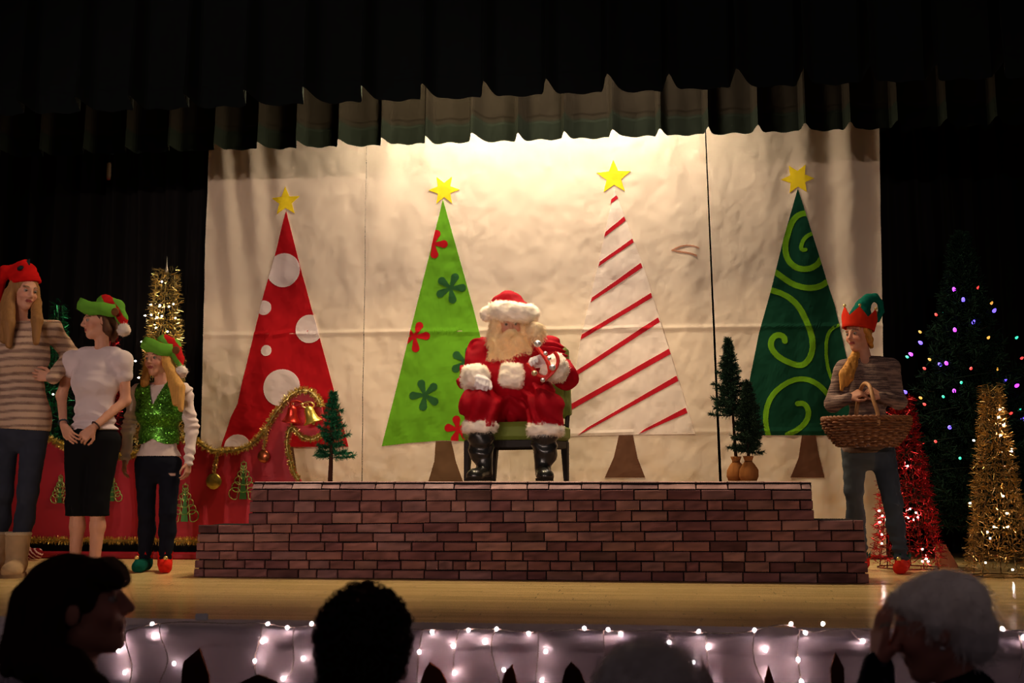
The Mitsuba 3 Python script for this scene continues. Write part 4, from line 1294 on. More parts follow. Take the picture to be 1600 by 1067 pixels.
fur('hair', [C(LP(-0.085, -0.01, 0.03), LP(-0.115, 0.0, -0.10), 0.035, 0.042), C(LP(0.085, -0.01, 0.03), LP(0.125, 0.0, -0.06), 0.04, 0.055), El(at(836, 516, 1.08), (0.055, 0.05, 0.06)), C(LP(-0.07, -0.09, 0), LP(0.07, -0.09, -0.02), 0.05, 0.05), C(LP(0.125, 0.0, -0.06), LP(0.14, 0.01, -0.14), 0.045, 0.02)],
    3600, 0.035, lin(238, 220, 184), res=0.007, k=0.02, droop=(0.1, 0, -0.7), w=0.004, label='cream wig hair')
HB = frame(8, -4, -6)
hb = at(801, 489, 1.13)
ringp = [hb + HB @ A([0.112 * math.cos(a), 0.122 * math.sin(a), 0]) for a in np.linspace(0, 2 * np.pi, 19)]
hat = put('hat', sdf([El(hb + HB @ A([0, 0, 0.03]), (0.115, 0.12, 0.075), HB), El(at(795, 468, 1.13), (0.085, 0.085, 0.052)), C(at(793, 466, 1.13), at(778, 474, 1.12), 0.052, 0.042), C(at(778, 474, 1.12), at(763, 488, 1.10), 0.042, 0.024)], 0.007, 0.03, noise=wrinkle(0.010, 16, 16, 9)), 'plush', vr(lin(150, 5, 24), 8), man, label='red velvet hat')
fur('brim', [C(a, b, 0.052) for a, b in zip(ringp[:-1], ringp[1:])], 5200, 0.024, FUR, hat, k=0.02, label='white fur hat brim')
fur('pompom', [El(at(760, 491, 1.09), (0.040, 0.040, 0.040))], 1500, 0.018, FUR, hat, label='white fur pompom')

# sleigh bells in his hand
k = thing('sleigh_bells', 'red handled band with silver jingle bells, held up by the man in red', 'bells')
b1 = [at(838, 541, 0.84), at(850, 556, 0.83), at(858, 572, 0.83), at(857, 585, 0.84), at(848, 588, 0.84), at(834, 578, 0.84), at(824, 568, 0.85)]


def ribbon(pts, w, th, n=40, wd=(0, 1, 0)):
    c = spline(pts, n)
    t = np.gradient(c, axis=0)
    t /= np.linalg.norm(t, axis=1, keepdims=True)
    a = np.cross(t, A(wd, float))
    a /= np.linalg.norm(a, axis=1, keepdims=True)
    b = np.cross(a, t)
    prof = [(-1, -1), (1, -1), (1, 1), (-1, 1), (-1, -1)]
    P = np.stack([c + a * th * x + b * w * y for x, y in prof], 1)
    return grid_mesh(P)


put('band', ribbon(b1, 0.022, 0.006, wd=(0.3, 1, 0.2)), 'satin', lin(214, 40, 26), k, smooth=30)
put('handle', ribbon([at(866, 550, 0.84), at(872, 565, 0.84), at(862, 584, 0.84), at(846, 597, 0.84)], 0.012, 0.008, wd=(0.3, 1, 0.2)), 'satin', lin(205, 30, 24), k, smooth=30)
for px, py, r in ((840, 537, 0.024), (863, 574, 0.022), (835, 583, 0.020), (852, 552, 0.014), (858, 560, 0.014), (848, 594, 0.016)):
    c = at(px, py, 0.805)
    m = lathe([(0.001, -1), (0.5, -0.87), (0.87, -0.5), (1.0, -0.08), (1.03, -0.06), (1.03, 0.06), (1.0, 0.08), (0.87, 0.5), (0.5, 0.87), (0.001, 1)], (0, 0, 0), np.eye(3) * r, 20)
    m.vertices = np.array(m.vertices) @ frame(30, 20).T + c
    put('bell', m, 'tinsel', SILVER if py != 583 else A([0.8, 0.66, 0.4]), k)


# ================================================================== the girls
def strand_mesh(chains, n_amp=0.004, res=0.006, k=0.015, seed=0, sx=70, sz=9):
    pr = []
    for pts, rad in chains:
        pts = [A(p, float) for p in pts]
        for i in range(len(pts) - 1):
            pr.append(C(pts[i], pts[i + 1], rad[i], rad[i + 1]))
    return pr


# ---- girl in the striped sweater
g = thing('person', 'tall girl in beige striped sweater, red hat, jeans and beige boots, at the left edge', 'person')
Y = 0.22
hc, HM = at(38, 455, Y), frame(56, -8, -4)
J = Fig(neck=at(30, 500, Y + 0.02), shL=at(-16, 517, Y), shR=at(78, 512, Y + 0.04), elL=at(-40, 590, Y - 0.02), elR=at(112, 556, Y + 0.26), wrL=at(-28, 660, Y - 0.12), wrR=at(83, 590, Y - 0.04),
        hipL=at(8, 672, Y), hipR=at(55, 670, Y + 0.03), knL=at(4, 770, Y - 0.02), knR=at(44, 768, Y), anL=at(-8, 868, Y), anR=at(26, 868, Y - 0.04), toeL=at(-25, 895, Y - 0.14), toeR=at(18, 895, Y - 0.20), front=(0.2, -1, 0))
for n_ in ('toeL', 'toeR'):
    setattr(J, n_, foot_z(getattr(J, n_), 0.035))
J.anL[2] = J.anR[2] = 0.085
hands = hand_prims(J.wrL, (0.1, -0.1, -1), (0.8, 0.5, 0), 0.9, 1, 22) + hand_prims(J.wrR, (-0.75, -0.35, 0.10), (-0.3, 0.9, 0.1), 0.9, -1, 26)
body = head_prims(hc, HM, 0.98) + J.neckp(hc, HM, 0.92) + J.torso(0.95) + J.arms(0.92) + J.legs(0.95) + J.feet(0.95) + hands
put('body', sdf(body, 0.006, 0.025), 'skin', skin_col(hc, HM, 0.98), g)
eyes(g, hc, HM, 0.98)
swc, swd = lin(198, 168, 146), lin(120, 92, 82)


def sweater_col(v):
    w = v[:, 2] + 0.012 * (meshkit.noise(v * A([6, 6, 1])) - 0.5) + 0.02 * np.sin(v[:, 0] * 3)
    per = 0.046
    a = (w / per) % 1.0
    wid = 0.25 + 0.3 * meshkit.noise(np.stack([np.floor(w / per) * 3.7, w * 0, w * 0], 1))
    m = np.clip((wid - np.abs(a - 0.5) * 1.6) * 8, 0, 1) * (0.55 + 0.45 * meshkit.noise(v * A([30, 30, 90]), 2))
    return swc * (1 - m[:, None]) + swd * m[:, None]


sw = J.torso(0.98, 0.022) + J.arms(0.95, 0.022, 0.018) + [El(J.hm + A([0, 0, 0.08]), (0.18, 0.135, 0.20))]
put('sweater', sdf(sw, 0.0075, 0.03, noise=wrinkle(0.010, 11, 8, 3), cuts=[(at(30, 671, Y), (-0.06, 0, -1)), (J.neck + A([0.0, 0, 0.005]), (0.08, -0.30, 1))]), 'cloth', sweater_col, g, label='beige sweater with dark brown stripes')
jn = J.legs(0.97, 0.010) + [El(J.hm, (0.155, 0.11, 0.13))]
put('jeans', sdf(jn, 0.008, 0.03, noise=wrinkle(0.005, 20, 26, 4), cuts=[((0, 0, J.hm[2] + 0.10), (0, 0, 1)), ((0, 0, 0.12), (0, 0, -1))]), 'cloth', vary(lin(52, 56, 70), 0.35, 16), g, label='dark blue jeans')
for an, to in ((J.anL, J.toeL), (J.anR, J.toeR)):
    bt_ = sdf([C(an + A([0.0, 0.01, 0.17]), an, 0.074, 0.062), C(an - A([0, 0, 0.035]), to + A([0, 0, 0.005]), 0.058, 0.050), El(to + A([0, 0, 0.008]), (0.055, 0.06, 0.045))], 0.007, 0.03, noise=wrinkle(0.006, 18, 26, 8), cuts=[((0, 0, 0.012), (0, 0, -1)), ((0, 0, an[2] + 0.165), (0, 0, 1))])
    k = put('boot', bt_, 'cloth', vary(lin(196, 164, 128), 0.15, 25), g, label='beige sheepskin boot')
    d_ = unit((to - an) * [1, 1, 0])
    sole = LineString([(an[0] - d_[0] * 0.01, an[1] - d_[1] * 0.01), (to[0], to[1])]).buffer(0.060, 8)
    m = trimesh.creation.extrude_polygon(sole, 0.02, engine='earcut')
    put('sole', m, 'cloth', lin(150, 120, 92), k, smooth=False)
    m = tube([an + A([0.0, 0.01, 0.165]) + A([0.066 * math.cos(a), 0.066 * math.sin(a), 0]) for a in np.linspace(0, 2 * np.pi, 24, endpoint=False)], 0.012, 8, closed=True)
    put('cuff', m, 'cloth', lin(212, 188, 156), k)
L = lambda x, f, u: hc + HM @ (A([x, f, u]) * 0.98)
hp = [El(L(0, -0.022, 0.038), (0.082, 0.098, 0.088), HM), El(L(0, 0.085, -0.02), (0.06, 0.06, 0.075), HM, -1, 0.02)]
hp += strand_mesh([([L(0.07, -0.01, 0.03), L(0.082, 0.015, -0.06), at(58, 500, Y - 0.12), at(56, 535, Y - 0.135)], [0.03, 0.032, 0.034, 0.018]), ([L(-0.07, -0.01, 0.03), L(-0.085, 0.0, -0.06), at(14, 505, Y - 0.12), at(14, 540, Y - 0.135)], [0.03, 0.034, 0.036, 0.02]),
                   ([L(0, -0.08, 0.03), L(0, -0.09, -0.08), at(22, 520, Y + 0.1)], [0.05, 0.05, 0.04]), ([L(-0.08, -0.03, -0.02), at(2, 500, Y - 0.09), at(6, 532, Y - 0.12)], [0.03, 0.034, 0.02])])
put('hair', sdf(hp, 0.006, 0.018, noise=GH(3)), 'hair', hair_col(lin(150, 108, 66), 2), g, label='long straight light brown hair')
HB = frame(48, 6, 8)
hb = L(0, -0.012, 0.062)
pr = [C(hb, hb + HB @ A([0, -0.01, 0.055]), 0.094, 0.080), C(hb + HB @ A([0, 0, 0.06]), hb + HB @ A([-0.10, -0.03, 0.075]), 0.055, 0.04), C(hb + HB @ A([-0.10, -0.03, 0.075]), hb + HB @ A([-0.125, -0.06, 0.02]), 0.035, 0.03), C(hb + HB @ A([-0.02, 0.05, 0.09]), hb + HB @ A([0.01, 0.02, 0.125]), 0.035, 0.016)]
ht = put('hat', sdf(pr, 0.006, 0.015, noise=wrinkle(0.006, 30, 30, 2), cuts=[(hb - HB[:, 2] * 0.015, -HB[:, 2])]), 'cloth', vary(lin(196, 22, 22), 0.15, 30), g, label='red felt hat')
put('flap', sdf([C(hb + HB @ A([0.005, 0.055, 0.10]), hb + HB @ A([-0.055, 0.075, 0.065]), 0.017, 0.012), C(hb + HB @ A([0.0, 0.055, 0.10]), hb + HB @ A([0.025, 0.05, 0.13]), 0.016, 0.006)], 0.005, 0.01), 'cloth', lin(24, 40, 46), ht, label='dark green trim of the hat')
put('tail', sdf([C(hb + HB @ A([-0.125, -0.06, 0.02]), at(-2, 470, Y + 0.05), 0.03, 0.02), C(at(-2, 470, Y + 0.05), at(4, 482, Y + 0.02), 0.018, 0.010)], 0.006, 0.01), 'cloth', lin(190, 20, 22), ht)


# ---- elf hat with a turned-up green cuff and a hanging tail
def cuff_hat(parent, hc, HM, s, yaw, roll, peak, tail_pts, pom, button):
    HB = frame(yaw, 4, roll)
    L = lambda x, f, u: hc + HB @ (A([x, f, u]) * s)
    c0 = L(0, -0.01, 0.05)
    pr = [El(L(0, -0.012, 0.075), A([0.084, 0.094, 0.050]) * s, HB)]
    ht = put('hat', sdf(pr, 0.006, 0.015, noise=wrinkle(0.006, 25, 25, 5), cuts=[(L(0, 0, 0.055), -HB[:, 2])]), 'cloth', vary(lin(170, 22, 26), 0.15, 30), parent, label='green and red felt elf hat')
    n = 72
    an = np.linspace(0, 2 * np.pi, n + 1)
    rows = []
    for r_, u_ in ((0.0, 0.040), (0.010, 0.038), (0.019, 0.060), (0.020, 0.088), (0.006, 0.122), (-0.006, 0.119), (-0.004, 0.07)):
        pk = np.exp(-((np.abs((an - peak + np.pi) % (2 * np.pi) - np.pi)) / 0.55) ** 2)
        rr = 1 + 0.0 * an
        x, f_ = (0.083 + r_ + 0.03 * pk * (u_ > 0.05)) * np.cos(an), (0.093 + r_ + 0.045 * pk * (u_ > 0.05)) * np.sin(an) - 0.012
        uu = u_ + 0.012 * pk * (u_ > 0.08) + 0.004 * np.sin(an * 5) - 0.006 * np.sin(an)
        rows.append(np.stack([x, f_, uu], -1) * s)
    m = grid_mesh(np.stack(rows))
    m.vertices = np.array(m.vertices) @ HB.T + hc
    put('cuff', m, 'cloth', vary(lin(98, 158, 52), 0.15, 40), ht, label='light green turned-up cuff')
    tp_ = [L(0, -0.03, 0.115)] + tail_pts
    rad = np.linspace(0.062, 0.018, len(tp_))
    pr = [C(a, b, ra, rb_) for a, b, ra, rb_ in zip(tp_[:-1], tp_[1:], rad[:-1], rad[1:])]
    x0 = tp_[1][0]
    put('tail', sdf(pr, 0.006, 0.02, noise=wrinkle(0.006, 25, 25, 6)), 'cloth', lambda v: np.where((np.sin(v[:, 0] * 55 + v[:, 2] * 40) > 0.1)[:, None], lin(176, 26, 28), lin(92, 150, 52)), ht, label='red and green hat tail')
    fur('pompom', [El(pom, (0.036 * s, 0.036 * s, 0.036 * s))], 900, 0.014, lin(226, 214, 206), ht, label='white pompom')
    if button is not None:
        q = button
        put('button', lathe([(0.001, 0.008), (0.02, 0.007), (0.026, 0.0), (0.022, -0.004)], q, frame(0) @ A([[1, 0, 0], [0, 0, 1], [0, 1.0, 0]]), 18), 'cloth', lin(120, 74, 44), ht)
    return ht


# ---- girl in white
g = thing('person', 'girl in white T-shirt and black capri trousers with clasped hands and green elf hat', 'person')
Y = 0.30
hc, HM = at(154, 502, Y), frame(-48, -4, 3)
J = Fig(neck=at(160, 540, Y + 0.01), shL=at(114, 559, Y + 0.02), shR=at(193, 561, Y), elL=at(96, 618, Y + 0.03), elR=at(196, 626, Y + 0.04), wrL=at(99, 664, Y - 0.10), wrR=at(146, 668, Y - 0.13),
        hipL=at(124, 690, Y), hipR=at(166, 690, Y), knL=at(120, 785, Y - 0.02), knR=at(152, 785, Y - 0.02), anL=at(117, 872, Y), anR=at(148, 872, Y), toeL=at(110, 895, Y - 0.14), toeR=at(150, 895, Y - 0.15), front=(-0.2, -1, 0))
for n_ in ('toeL', 'toeR'):
    setattr(J, n_, foot_z(getattr(J, n_), 0.03))
J.anL[2] = J.anR[2] = 0.08
hands = hand_prims(J.wrL, (0.62, -0.22, -0.70), (0.35, 0.9, 0.1), 0.92, -1, 16) + hand_prims(J.wrR, (-0.62, -0.10, -0.62), (-0.3, 0.9, -0.1), 0.92, 1, 30)
body = head_prims(hc, HM, 0.93) + J.neckp(hc, HM, 0.88) + J.torso(0.88) + J.arms(0.90) + J.legs(0.92) + J.feet(0.9) + hands
put('body', sdf(body, 0.0055, 0.022), 'skin', skin_col(hc, HM, 0.93), g)
eyes(g, hc, HM, 0.93)
sh = J.torso(0.90, 0.012) + [C(J.shL, J.shL * 0.66 + J.elL * 0.34, 0.049, 0.052), C(J.shR, J.shR * 0.62 + J.elR * 0.38, 0.049, 0.052)]
uL, uR = unit(J.elL - J.shL), unit(J.elR - J.shR)
ts = sdf(sh, 0.007, 0.025, noise=lambda P: 0.008 * np.sin(70 * P[:, 2] + 14 * meshkit.noise(P * 7, 3)) * np.clip((1.12 - P[:, 2]) * 5, 0.2, 1) + 0.008 * (2 * meshkit.fbm(P * 14, 2, 1) - 1),
         cuts=[(at(140, 673, Y), (0.03, 0, -1)), (J.neck + A([-0.005, 0, 0.0]), (-0.06, -0.42, 1))])
put('t_shirt', ts, 'cloth', vary(lin(216, 200, 202), 0.06, 20), g, label='white T-shirt')
cp = J.legs(0.95, 0.016, 0.030) + [El(J.hm, (0.150, 0.11, 0.13))]
put('capri_trousers', sdf(cp, 0.008, 0.03, noise=wrinkle(0.004, 16, 12, 3), cuts=[((0, 0, J.hm[2] + 0.10), (0, 0, 1)), ((0, 0, at(140, 806, Y)[2]), (0, 0, -1))]), 'cloth', (0.006, 0.006, 0.007), g, label='black capri trousers')
for w_, e_, c_ in ((J.wrL, J.elL, (0.03, 0.05, 0.07)), (J.wrR, J.elR, (0.05, 0.02, 0.015))):
    d_ = unit(e_ - w_)
    a1 = unit(np.cross(d_, [0, 0, 1.0]))
    a2 = np.cross(d_, a1)
    put('bracelet', tube([w_ + d_ * 0.02 + 0.0275 * (a1 * math.cos(a) + a2 * math.sin(a)) for a in np.linspace(0, 2 * np.pi, 20, endpoint=False)], 0.005, 6, closed=True), 'satin', c_, g)
L = lambda x, f, u: hc + HM @ (A([x, f, u]) * 0.93)
hp = [El(L(0, -0.024, 0.034), A([0.080, 0.094, 0.086]) * 0.93, HM), El(L(0, 0.095, -0.02), (0.062, 0.06, 0.078), HM, -1, 0.02)]
hp += strand_mesh([([L(0.072, -0.02, 0.0), L(0.074, -0.035, -0.07), L(0.06, -0.05, -0.105)], [0.022, 0.026, 0.012]), ([L(-0.072, -0.02, 0.0), L(-0.074, -0.04, -0.06), L(-0.06, -0.06, -0.10)], [0.022, 0.024, 0.014]), ([L(0, -0.09, 0), L(0, -0.10, -0.07), L(0.0, -0.09, -0.13)], [0.03, 0.035, 0.014])])
put('hair', sdf(hp, 0.006, 0.015, noise=GH(5)), 'hair', hair_col(lin(84, 54, 38), 3), g, label='brown hair tied back')
put('shoe', sdf(J.feet(0.9, 0.006)[:2], 0.006, 0.02, cuts=[((0, 0, 0.004), (0, 0, -1)), ((0, 0, 0.06), (0, 0, 1))]), 'cloth', (0.02, 0.02, 0.022), g)
put('shoe', sdf(J.feet(0.9, 0.006)[2:], 0.006, 0.02, cuts=[((0, 0, 0.004), (0, 0, -1)), ((0, 0, 0.06), (0, 0, 1))]), 'cloth', (0.02, 0.02, 0.022), g)
cuff_hat(g, hc, HM, 0.98, -48, -8, math.pi / 2, [at(182, 480, Y + 0.03), at(191, 498, Y + 0.01), at(193, 508, Y)], at(194, 515, Y - 0.01), at(180, 487, Y - 0.065))

# ---- girl in the sequin vest
g = thing('person', 'small blonde girl in green sequin vest over white long-sleeved shirt, dark jeans and elf shoes', 'person')
Y = 0.62
hc, HM = at(246, 562, Y), frame(-10, 0, 4)
J = Fig(neck=at(252, 597, Y + 0.01), shL=at(215, 611, Y), shR=at(288, 611, Y), elL=at(201, 668, Y + 0.03), elR=at(300, 668, Y + 0.03), wrL=at(196, 718, Y - 0.02), wrR=at(295, 722, Y - 0.03),
        hipL=at(228, 725, Y), hipR=at(266, 725, Y), knL=at(229, 800, Y - 0.02), knR=at(262, 800, Y - 0.02), anL=at(226, 872, Y), anR=at(258, 872, Y), toeL=at(216, 890, Y - 0.14), toeR=at(258, 890, Y - 0.16), front=(0, -1, 0))
for n_ in ('toeL', 'toeR'):
    setattr(J, n_, foot_z(getattr(J, n_), 0.035))
J.anL[2] = J.anR[2] = 0.08
hands = hand_prims(J.wrL, (-0.05, -0.15, -1), (0.9, 0.2, 0), 0.78, 1, 22) + hand_prims(J.wrR, (-0.05, -0.15, -1), (-0.9, 0.2, 0), 0.78, -1, 22)
body = head_prims(hc, HM, 0.92) + J.neckp(hc, HM, 0.78) + J.torso(0.82) + J.arms(0.80) + J.legs(0.80) + J.feet(0.82) + hands
put('body', sdf(body, 0.0055, 0.02), 'skin', skin_col(hc, HM, 0.92), g)
eyes(g, hc, HM, 0.92)
sh = J.torso(0.84, 0.008) + J.arms(0.82, 0.013, 0.010)
ts = sdf(sh, 0.006, 0.022, noise=lambda P: 0.005 * np.sin(110 * P[:, 2] + 14 * meshkit.noise(P * 8, 3)) * (np.abs(P[:, 0] - J.hm[0]) > 0.15) + 0.004 * (2 * meshkit.fbm(P * 16, 2, 1) - 1),
         cuts=[(J.neck + A([0, 0, 0.0]), (0, -0.5, 1))])
# keep the sleeves whole and end the shirt at the hem
tv, tf = np.array(ts.vertices), np.array(ts.faces)
zh = at(250, 712, Y)[2]
low = tv[:, 2] < zh
def seg(p, a, b):
    t = np.clip((p - a) @ (b - a) / ((b - a) @ (b - a)), 0, 1)
    return np.linalg.norm(p - a - t[:, None] * (b - a), axis=1)


arm_ok = np.minimum(seg(tv, J.elL, J.wrL), seg(tv, J.elR, J.wrR)) < 0.056
low &= ~arm_ok
ts = trimesh.Trimesh(tv, tf[~low[tf].all(1)], process=False)
put('shirt', ts, 'cloth', vary(lin(214, 196, 190), 0.06, 20), g, label='white long-sleeved shirt')
vp = J.torso(0.86, 0.020)
vm = sdf(vp, 0.006, 0.022, noise=wrinkle(0.005, 16, 16, 7), cuts=[((0, 0, at(250, 699, Y)[2]), (0, 0, -1)), (J.neck + A([0, 0, 0.005]), (0, 0, 1)), (J.shL + A([0.012, 0, 0]), (-1, 0, 0.1)), (J.shR - A([0.012, 0, 0]), (1, 0, 0.1))])
vv, vf = np.array(vm.vertices), np.array(vm.faces)
# V opening and the scalloped lower edge
fx = vv[:, 0] - J.neck[0]
vz = vv[:, 2] - at(250, 632, Y)[2]
cut = (np.abs(fx) < 0.004 + np.maximum(vz, 0) * 0.36) & (vz > 0) & (vv[:, 1] < J.neck[1] + 0.03)
hemz = at(250, 690, Y)[2] - 0.034 * np.abs(np.sin((fx) * 17)) + 0.014
cut |= vv[:, 2] < hemz
vm = trimesh.Trimesh(vv, vf[~cut[vf].any(1)], process=False)
sq = lin(70, 130, 40)
k = put('vest', vm, 'sequin', lambda v: np.clip(sq * (0.55 + 0.9 * meshkit.noise(v * 160, 3))[:, None] * A([1, 1, 0.8]), 0, 1), g, label='green sequin vest')
mm = trimesh.Trimesh(np.array(vm.vertices), np.array(vm.faces), process=False)
pk = rng.choice(len(mm.faces), 4200)
pc = mm.triangles_center[pk]
nn = mm.face_normals[pk] + rng.normal(size=(4200, 3)) * 0.22
nn /= np.linalg.norm(nn, axis=1, keepdims=True)
a1 = np.cross(nn, rng.normal(size=nn.shape))
a1 /= np.linalg.norm(a1, axis=1, keepdims=True)
a2 = np.cross(nn, a1)
r_ = 0.0042
V = np.stack([pc + nn * 0.002 + (a1 * math.cos(t) + a2 * math.sin(t)) * r_ for t in np.arange(5) * 2 * np.pi / 5], 1).reshape(-1, 3)
kk = np.arange(4200)[:, None] * 5
put('sequins', trimesh.Trimesh(V, np.vstack([kk + [0, 1, 2], kk + [0, 2, 3], kk + [0, 3, 4]]), process=False), 'tinsel', np.repeat(np.clip(lin(104, 178, 60) * rng.uniform(0.5, 1.5, (4200, 1)), 0, 1), 5, 0), k, smooth=False, kind='stuff')
jn = J.legs(0.84, 0.008, 0.012) + [El(J.hm, (0.128, 0.095, 0.12))]
put('jeans', sdf(jn, 0.0075, 0.025, noise=wrinkle(0.005, 22, 26, 4), cuts=[((0, 0, J.hm[2] + 0.09), (0, 0, 1)), ((0, 0, 0.075), (0, 0, -1))]), 'cloth',
    lambda v: np.where((np.linalg.norm((v - at(268, 741, Y - 0.09)) * [1, 0.5, 2.0], axis=1) < 0.026)[:, None], lin(206, 170, 156), lin(22, 24, 34) * (0.7 + 0.6 * meshkit.fbm(v * 16, 3))[:, None]), g, label='dark torn jeans')
L = lambda x, f, u: hc + HM @ (A([x, f, u]) * 0.92)
hp = [El(L(0, -0.022, 0.034), A([0.082, 0.096, 0.088]) * 0.92, HM), El(L(0.004, 0.10, -0.035), (0.050, 0.065, 0.085), HM, -1, 0.02)]
hp += strand_mesh([([L(0.070, 0.0, 0.04), L(0.086, 0.01, -0.04), at(280, 606, Y - 0.09), at(283, 640, Y - 0.12)], [0.026, 0.03, 0.036, 0.018]), ([L(0.076, -0.02, 0.0), at(272, 600, Y - 0.07), at(274, 630, Y - 0.115)], [0.03, 0.034, 0.02]),
                   ([L(-0.070, 0.0, 0.04), L(-0.082, 0.0, -0.05), at(226, 598, Y - 0.06), at(224, 606, Y - 0.03)], [0.024, 0.026, 0.024, 0.015]), ([L(0, -0.085, 0.0), L(0, -0.09, -0.13), at(255, 630, Y + 0.11)], [0.05, 0.05, 0.04])])
put('hair', sdf(hp, 0.0055, 0.016, noise=GH(7)), 'hair', hair_col(lin(196, 146, 78), 4), g, label='long blonde hair')


def elf_shoe(parent, an, to, cols, s=1.0):
    d = unit((to - an) * [1, 1, 0])
    heel = A([an[0], an[1], 0]) - d * 0.02
    tp_ = A([to[0], to[1], 0])
    pr = [C(heel + A([0, 0, 0.042]), tp_ + A([0, 0, 0.038]), 0.042 * s, 0.040 * s), C(tp_ + A([0, 0, 0.035]), tp_ + d * 0.05 + A([0, 0, 0.05]), 0.034 * s, 0.018 * s), C(tp_ + d * 0.05 + A([0, 0, 0.05]), tp_ + d * 0.045 + A([0, 0, 0.085]), 0.017 * s, 0.010 * s), C(heel + A([0, 0, 0.05]), heel + A([0, 0, 0.075]), 0.044 * s, 0.046 * s)]
    m = sdf(pr, 0.006, 0.015, cuts=[((0, 0, 0.004), (0, 0, -1))])
    k = put('shoe', m, 'cloth', vary(cols[0], 0.2, 30), parent, label='felt elf shoe')
    n = 8
    V, Fc = [], []
    for i in range(n):
        a0, a1 = 2 * np.pi * i / n, 2 * np.pi * (i + 1) / n
        am = (a0 + a1) / 2
        b = len(V)
        for a, r, z in ((a0, 0.046, 0.075), (a1, 0.046, 0.075), (am, 0.070, 0.125), (am, 0.040, 0.07)):
            V.append(heel + A([r * s * math.cos(a), r * s * math.sin(a), z]))
        Fc += [[b, b + 1, b + 2], [b + 3, b + 2, b + 1], [b + 3, b, b + 2]]
    put('collar', trimesh.Trimesh(V, Fc, process=False), 'cloth', cols[1], k, smooth=False)
    put('pompom', trimesh.creation.icosphere(2, 0.014 * s).apply_translation(tp_ + d * 0.045 + A([0, 0, 0.095])), 'tinsel', GOLD, k)


elf_shoe(g, J.anL, J.toeL, (lin(10, 78, 66), lin(206, 34, 22)))
elf_shoe(g, J.anR, J.toeR, (lin(206, 34, 22), lin(206, 34, 22)))
cuff_hat(g, hc, HM, 0.97, -10, -14, 2.1, [at(270, 541, Y + 0.03), at(279, 560, Y + 0.0), at(282, 572, Y - 0.02)], at(283, 581, Y - 0.03), at(275, 547, Y - 0.07))

# ---- girl with the basket
g = thing('person', 'girl in grey melange top with red and green elf hat, holding the wicker basket', 'person')
Y = 1.05
hc, HM = at(1341, 522, Y), frame(-46, -6, 2)
J = Fig(neck=at(1352, 560, Y + 0.01), shL=at(1318, 576, Y - 0.02), shR=at(1390, 573, Y + 0.03), elL=at(1301, 632, Y - 0.02), elR=at(1404, 628, Y + 0.02), wrL=at(1326, 622, Y - 0.18), wrR=at(1378, 620, Y - 0.15),
        hipL=at(1335, 705, Y), hipR=at(1378, 705, Y), knL=at(1334, 765, Y + 0.04), knR=at(1395, 785, Y - 0.02), anL=at(1345, 845, Y + 0.14), anR=at(1409, 868, Y), toeL=at(1338, 860, Y + 0.0), toeR=at(1406, 890, Y - 0.16), front=(-0.2, -1, 0))
for n_ in ('toeL', 'toeR'):
    setattr(J, n_, foot_z(getattr(J, n_), 0.035))
J.anL[2] = J.anR[2] = 0.08
hands = hand_prims(J.wrL, (0.85, -0.20, 0.42), (0.1, 0.6, -0.6), 0.88, -1, 42) + hand_prims(J.wrR, (-0.75, -0.15, 0.42), (0.0, 0.6, -0.6), 0.88, 1, 42)
body = head_prims(hc, HM, 0.92) + J.neckp(hc, HM, 0.86) + J.torso(0.88) + J.arms(0.86) + J.legs(0.9) + J.feet(0.88) + hands
put('body', sdf(body, 0.0055, 0.022), 'skin', skin_col(hc, HM, 0.92, SKIN * [1.0, 0.95, 0.9]), g)
eyes(g, hc, HM, 0.92)
mc, md = lin(150, 124, 112), lin(84, 68, 66)


def melange(v):
    n = meshkit.fbm(v * A([14, 14, 150]), 2, 5)
    t = np.clip((n - 0.36) * 3.2, 0, 1)[:, None]
    return md * (1 - t) + mc * t


sh = J.torso(0.90, 0.017) + J.arms(0.88, 0.018, 0.013) + [El(J.hm + A([0, 0, 0.06]), (0.16, 0.12, 0.12)), El(J.neck + A([-0.012, -0.085, 0.015]), (0.052, 0.07, 0.062), op=-1, k=0.012)]
put('top', sdf(sh, 0.0065, 0.024, noise=wrinkle(0.009, 13, 13, 12), cuts=[(J.neck + A([0, 0, 0.015]), (0, 0, 1)), ((0, 0, at(1350, 708, Y)[2]), (0, 0, -1))]), 'cloth', melange, g, label='grey-brown melange long-sleeved top')
jn = J.legs(0.93, 0.010) + [El(J.hm, (0.145, 0.105, 0.12))]
put('jeans', sdf(jn, 0.0075, 0.03, noise=lambda P: 0.005 * (2 * meshkit.fbm(P * A([18, 18, 24]), 2, 4) - 1) + 0.006 * np.sin(P[:, 2] * 120) * np.clip((0.28 - P[:, 2]) * 8, 0, 1), cuts=[((0, 0, J.hm[2] + 0.06), (0, 0, 1)), ((0, 0, 0.07), (0, 0, -1))]), 'cloth',
    lambda v: np.where((v[:, 0] < (J.knL[0] + J.knR[0]) / 2)[:, None], lin(74, 78, 82), lin(58, 66, 78)) * (0.75 + 0.5 * meshkit.fbm(v * 14, 3))[:, None], g, label='washed dark jeans')
L = lambda x, f, u: hc + HM @ (A([x, f, u]) * 0.92)
hp = [El(L(0, -0.022, 0.034), A([0.080, 0.095, 0.086]) * 0.92, HM), El(L(0, 0.10, -0.03), (0.060, 0.065, 0.09), HM, -1, 0.02)]
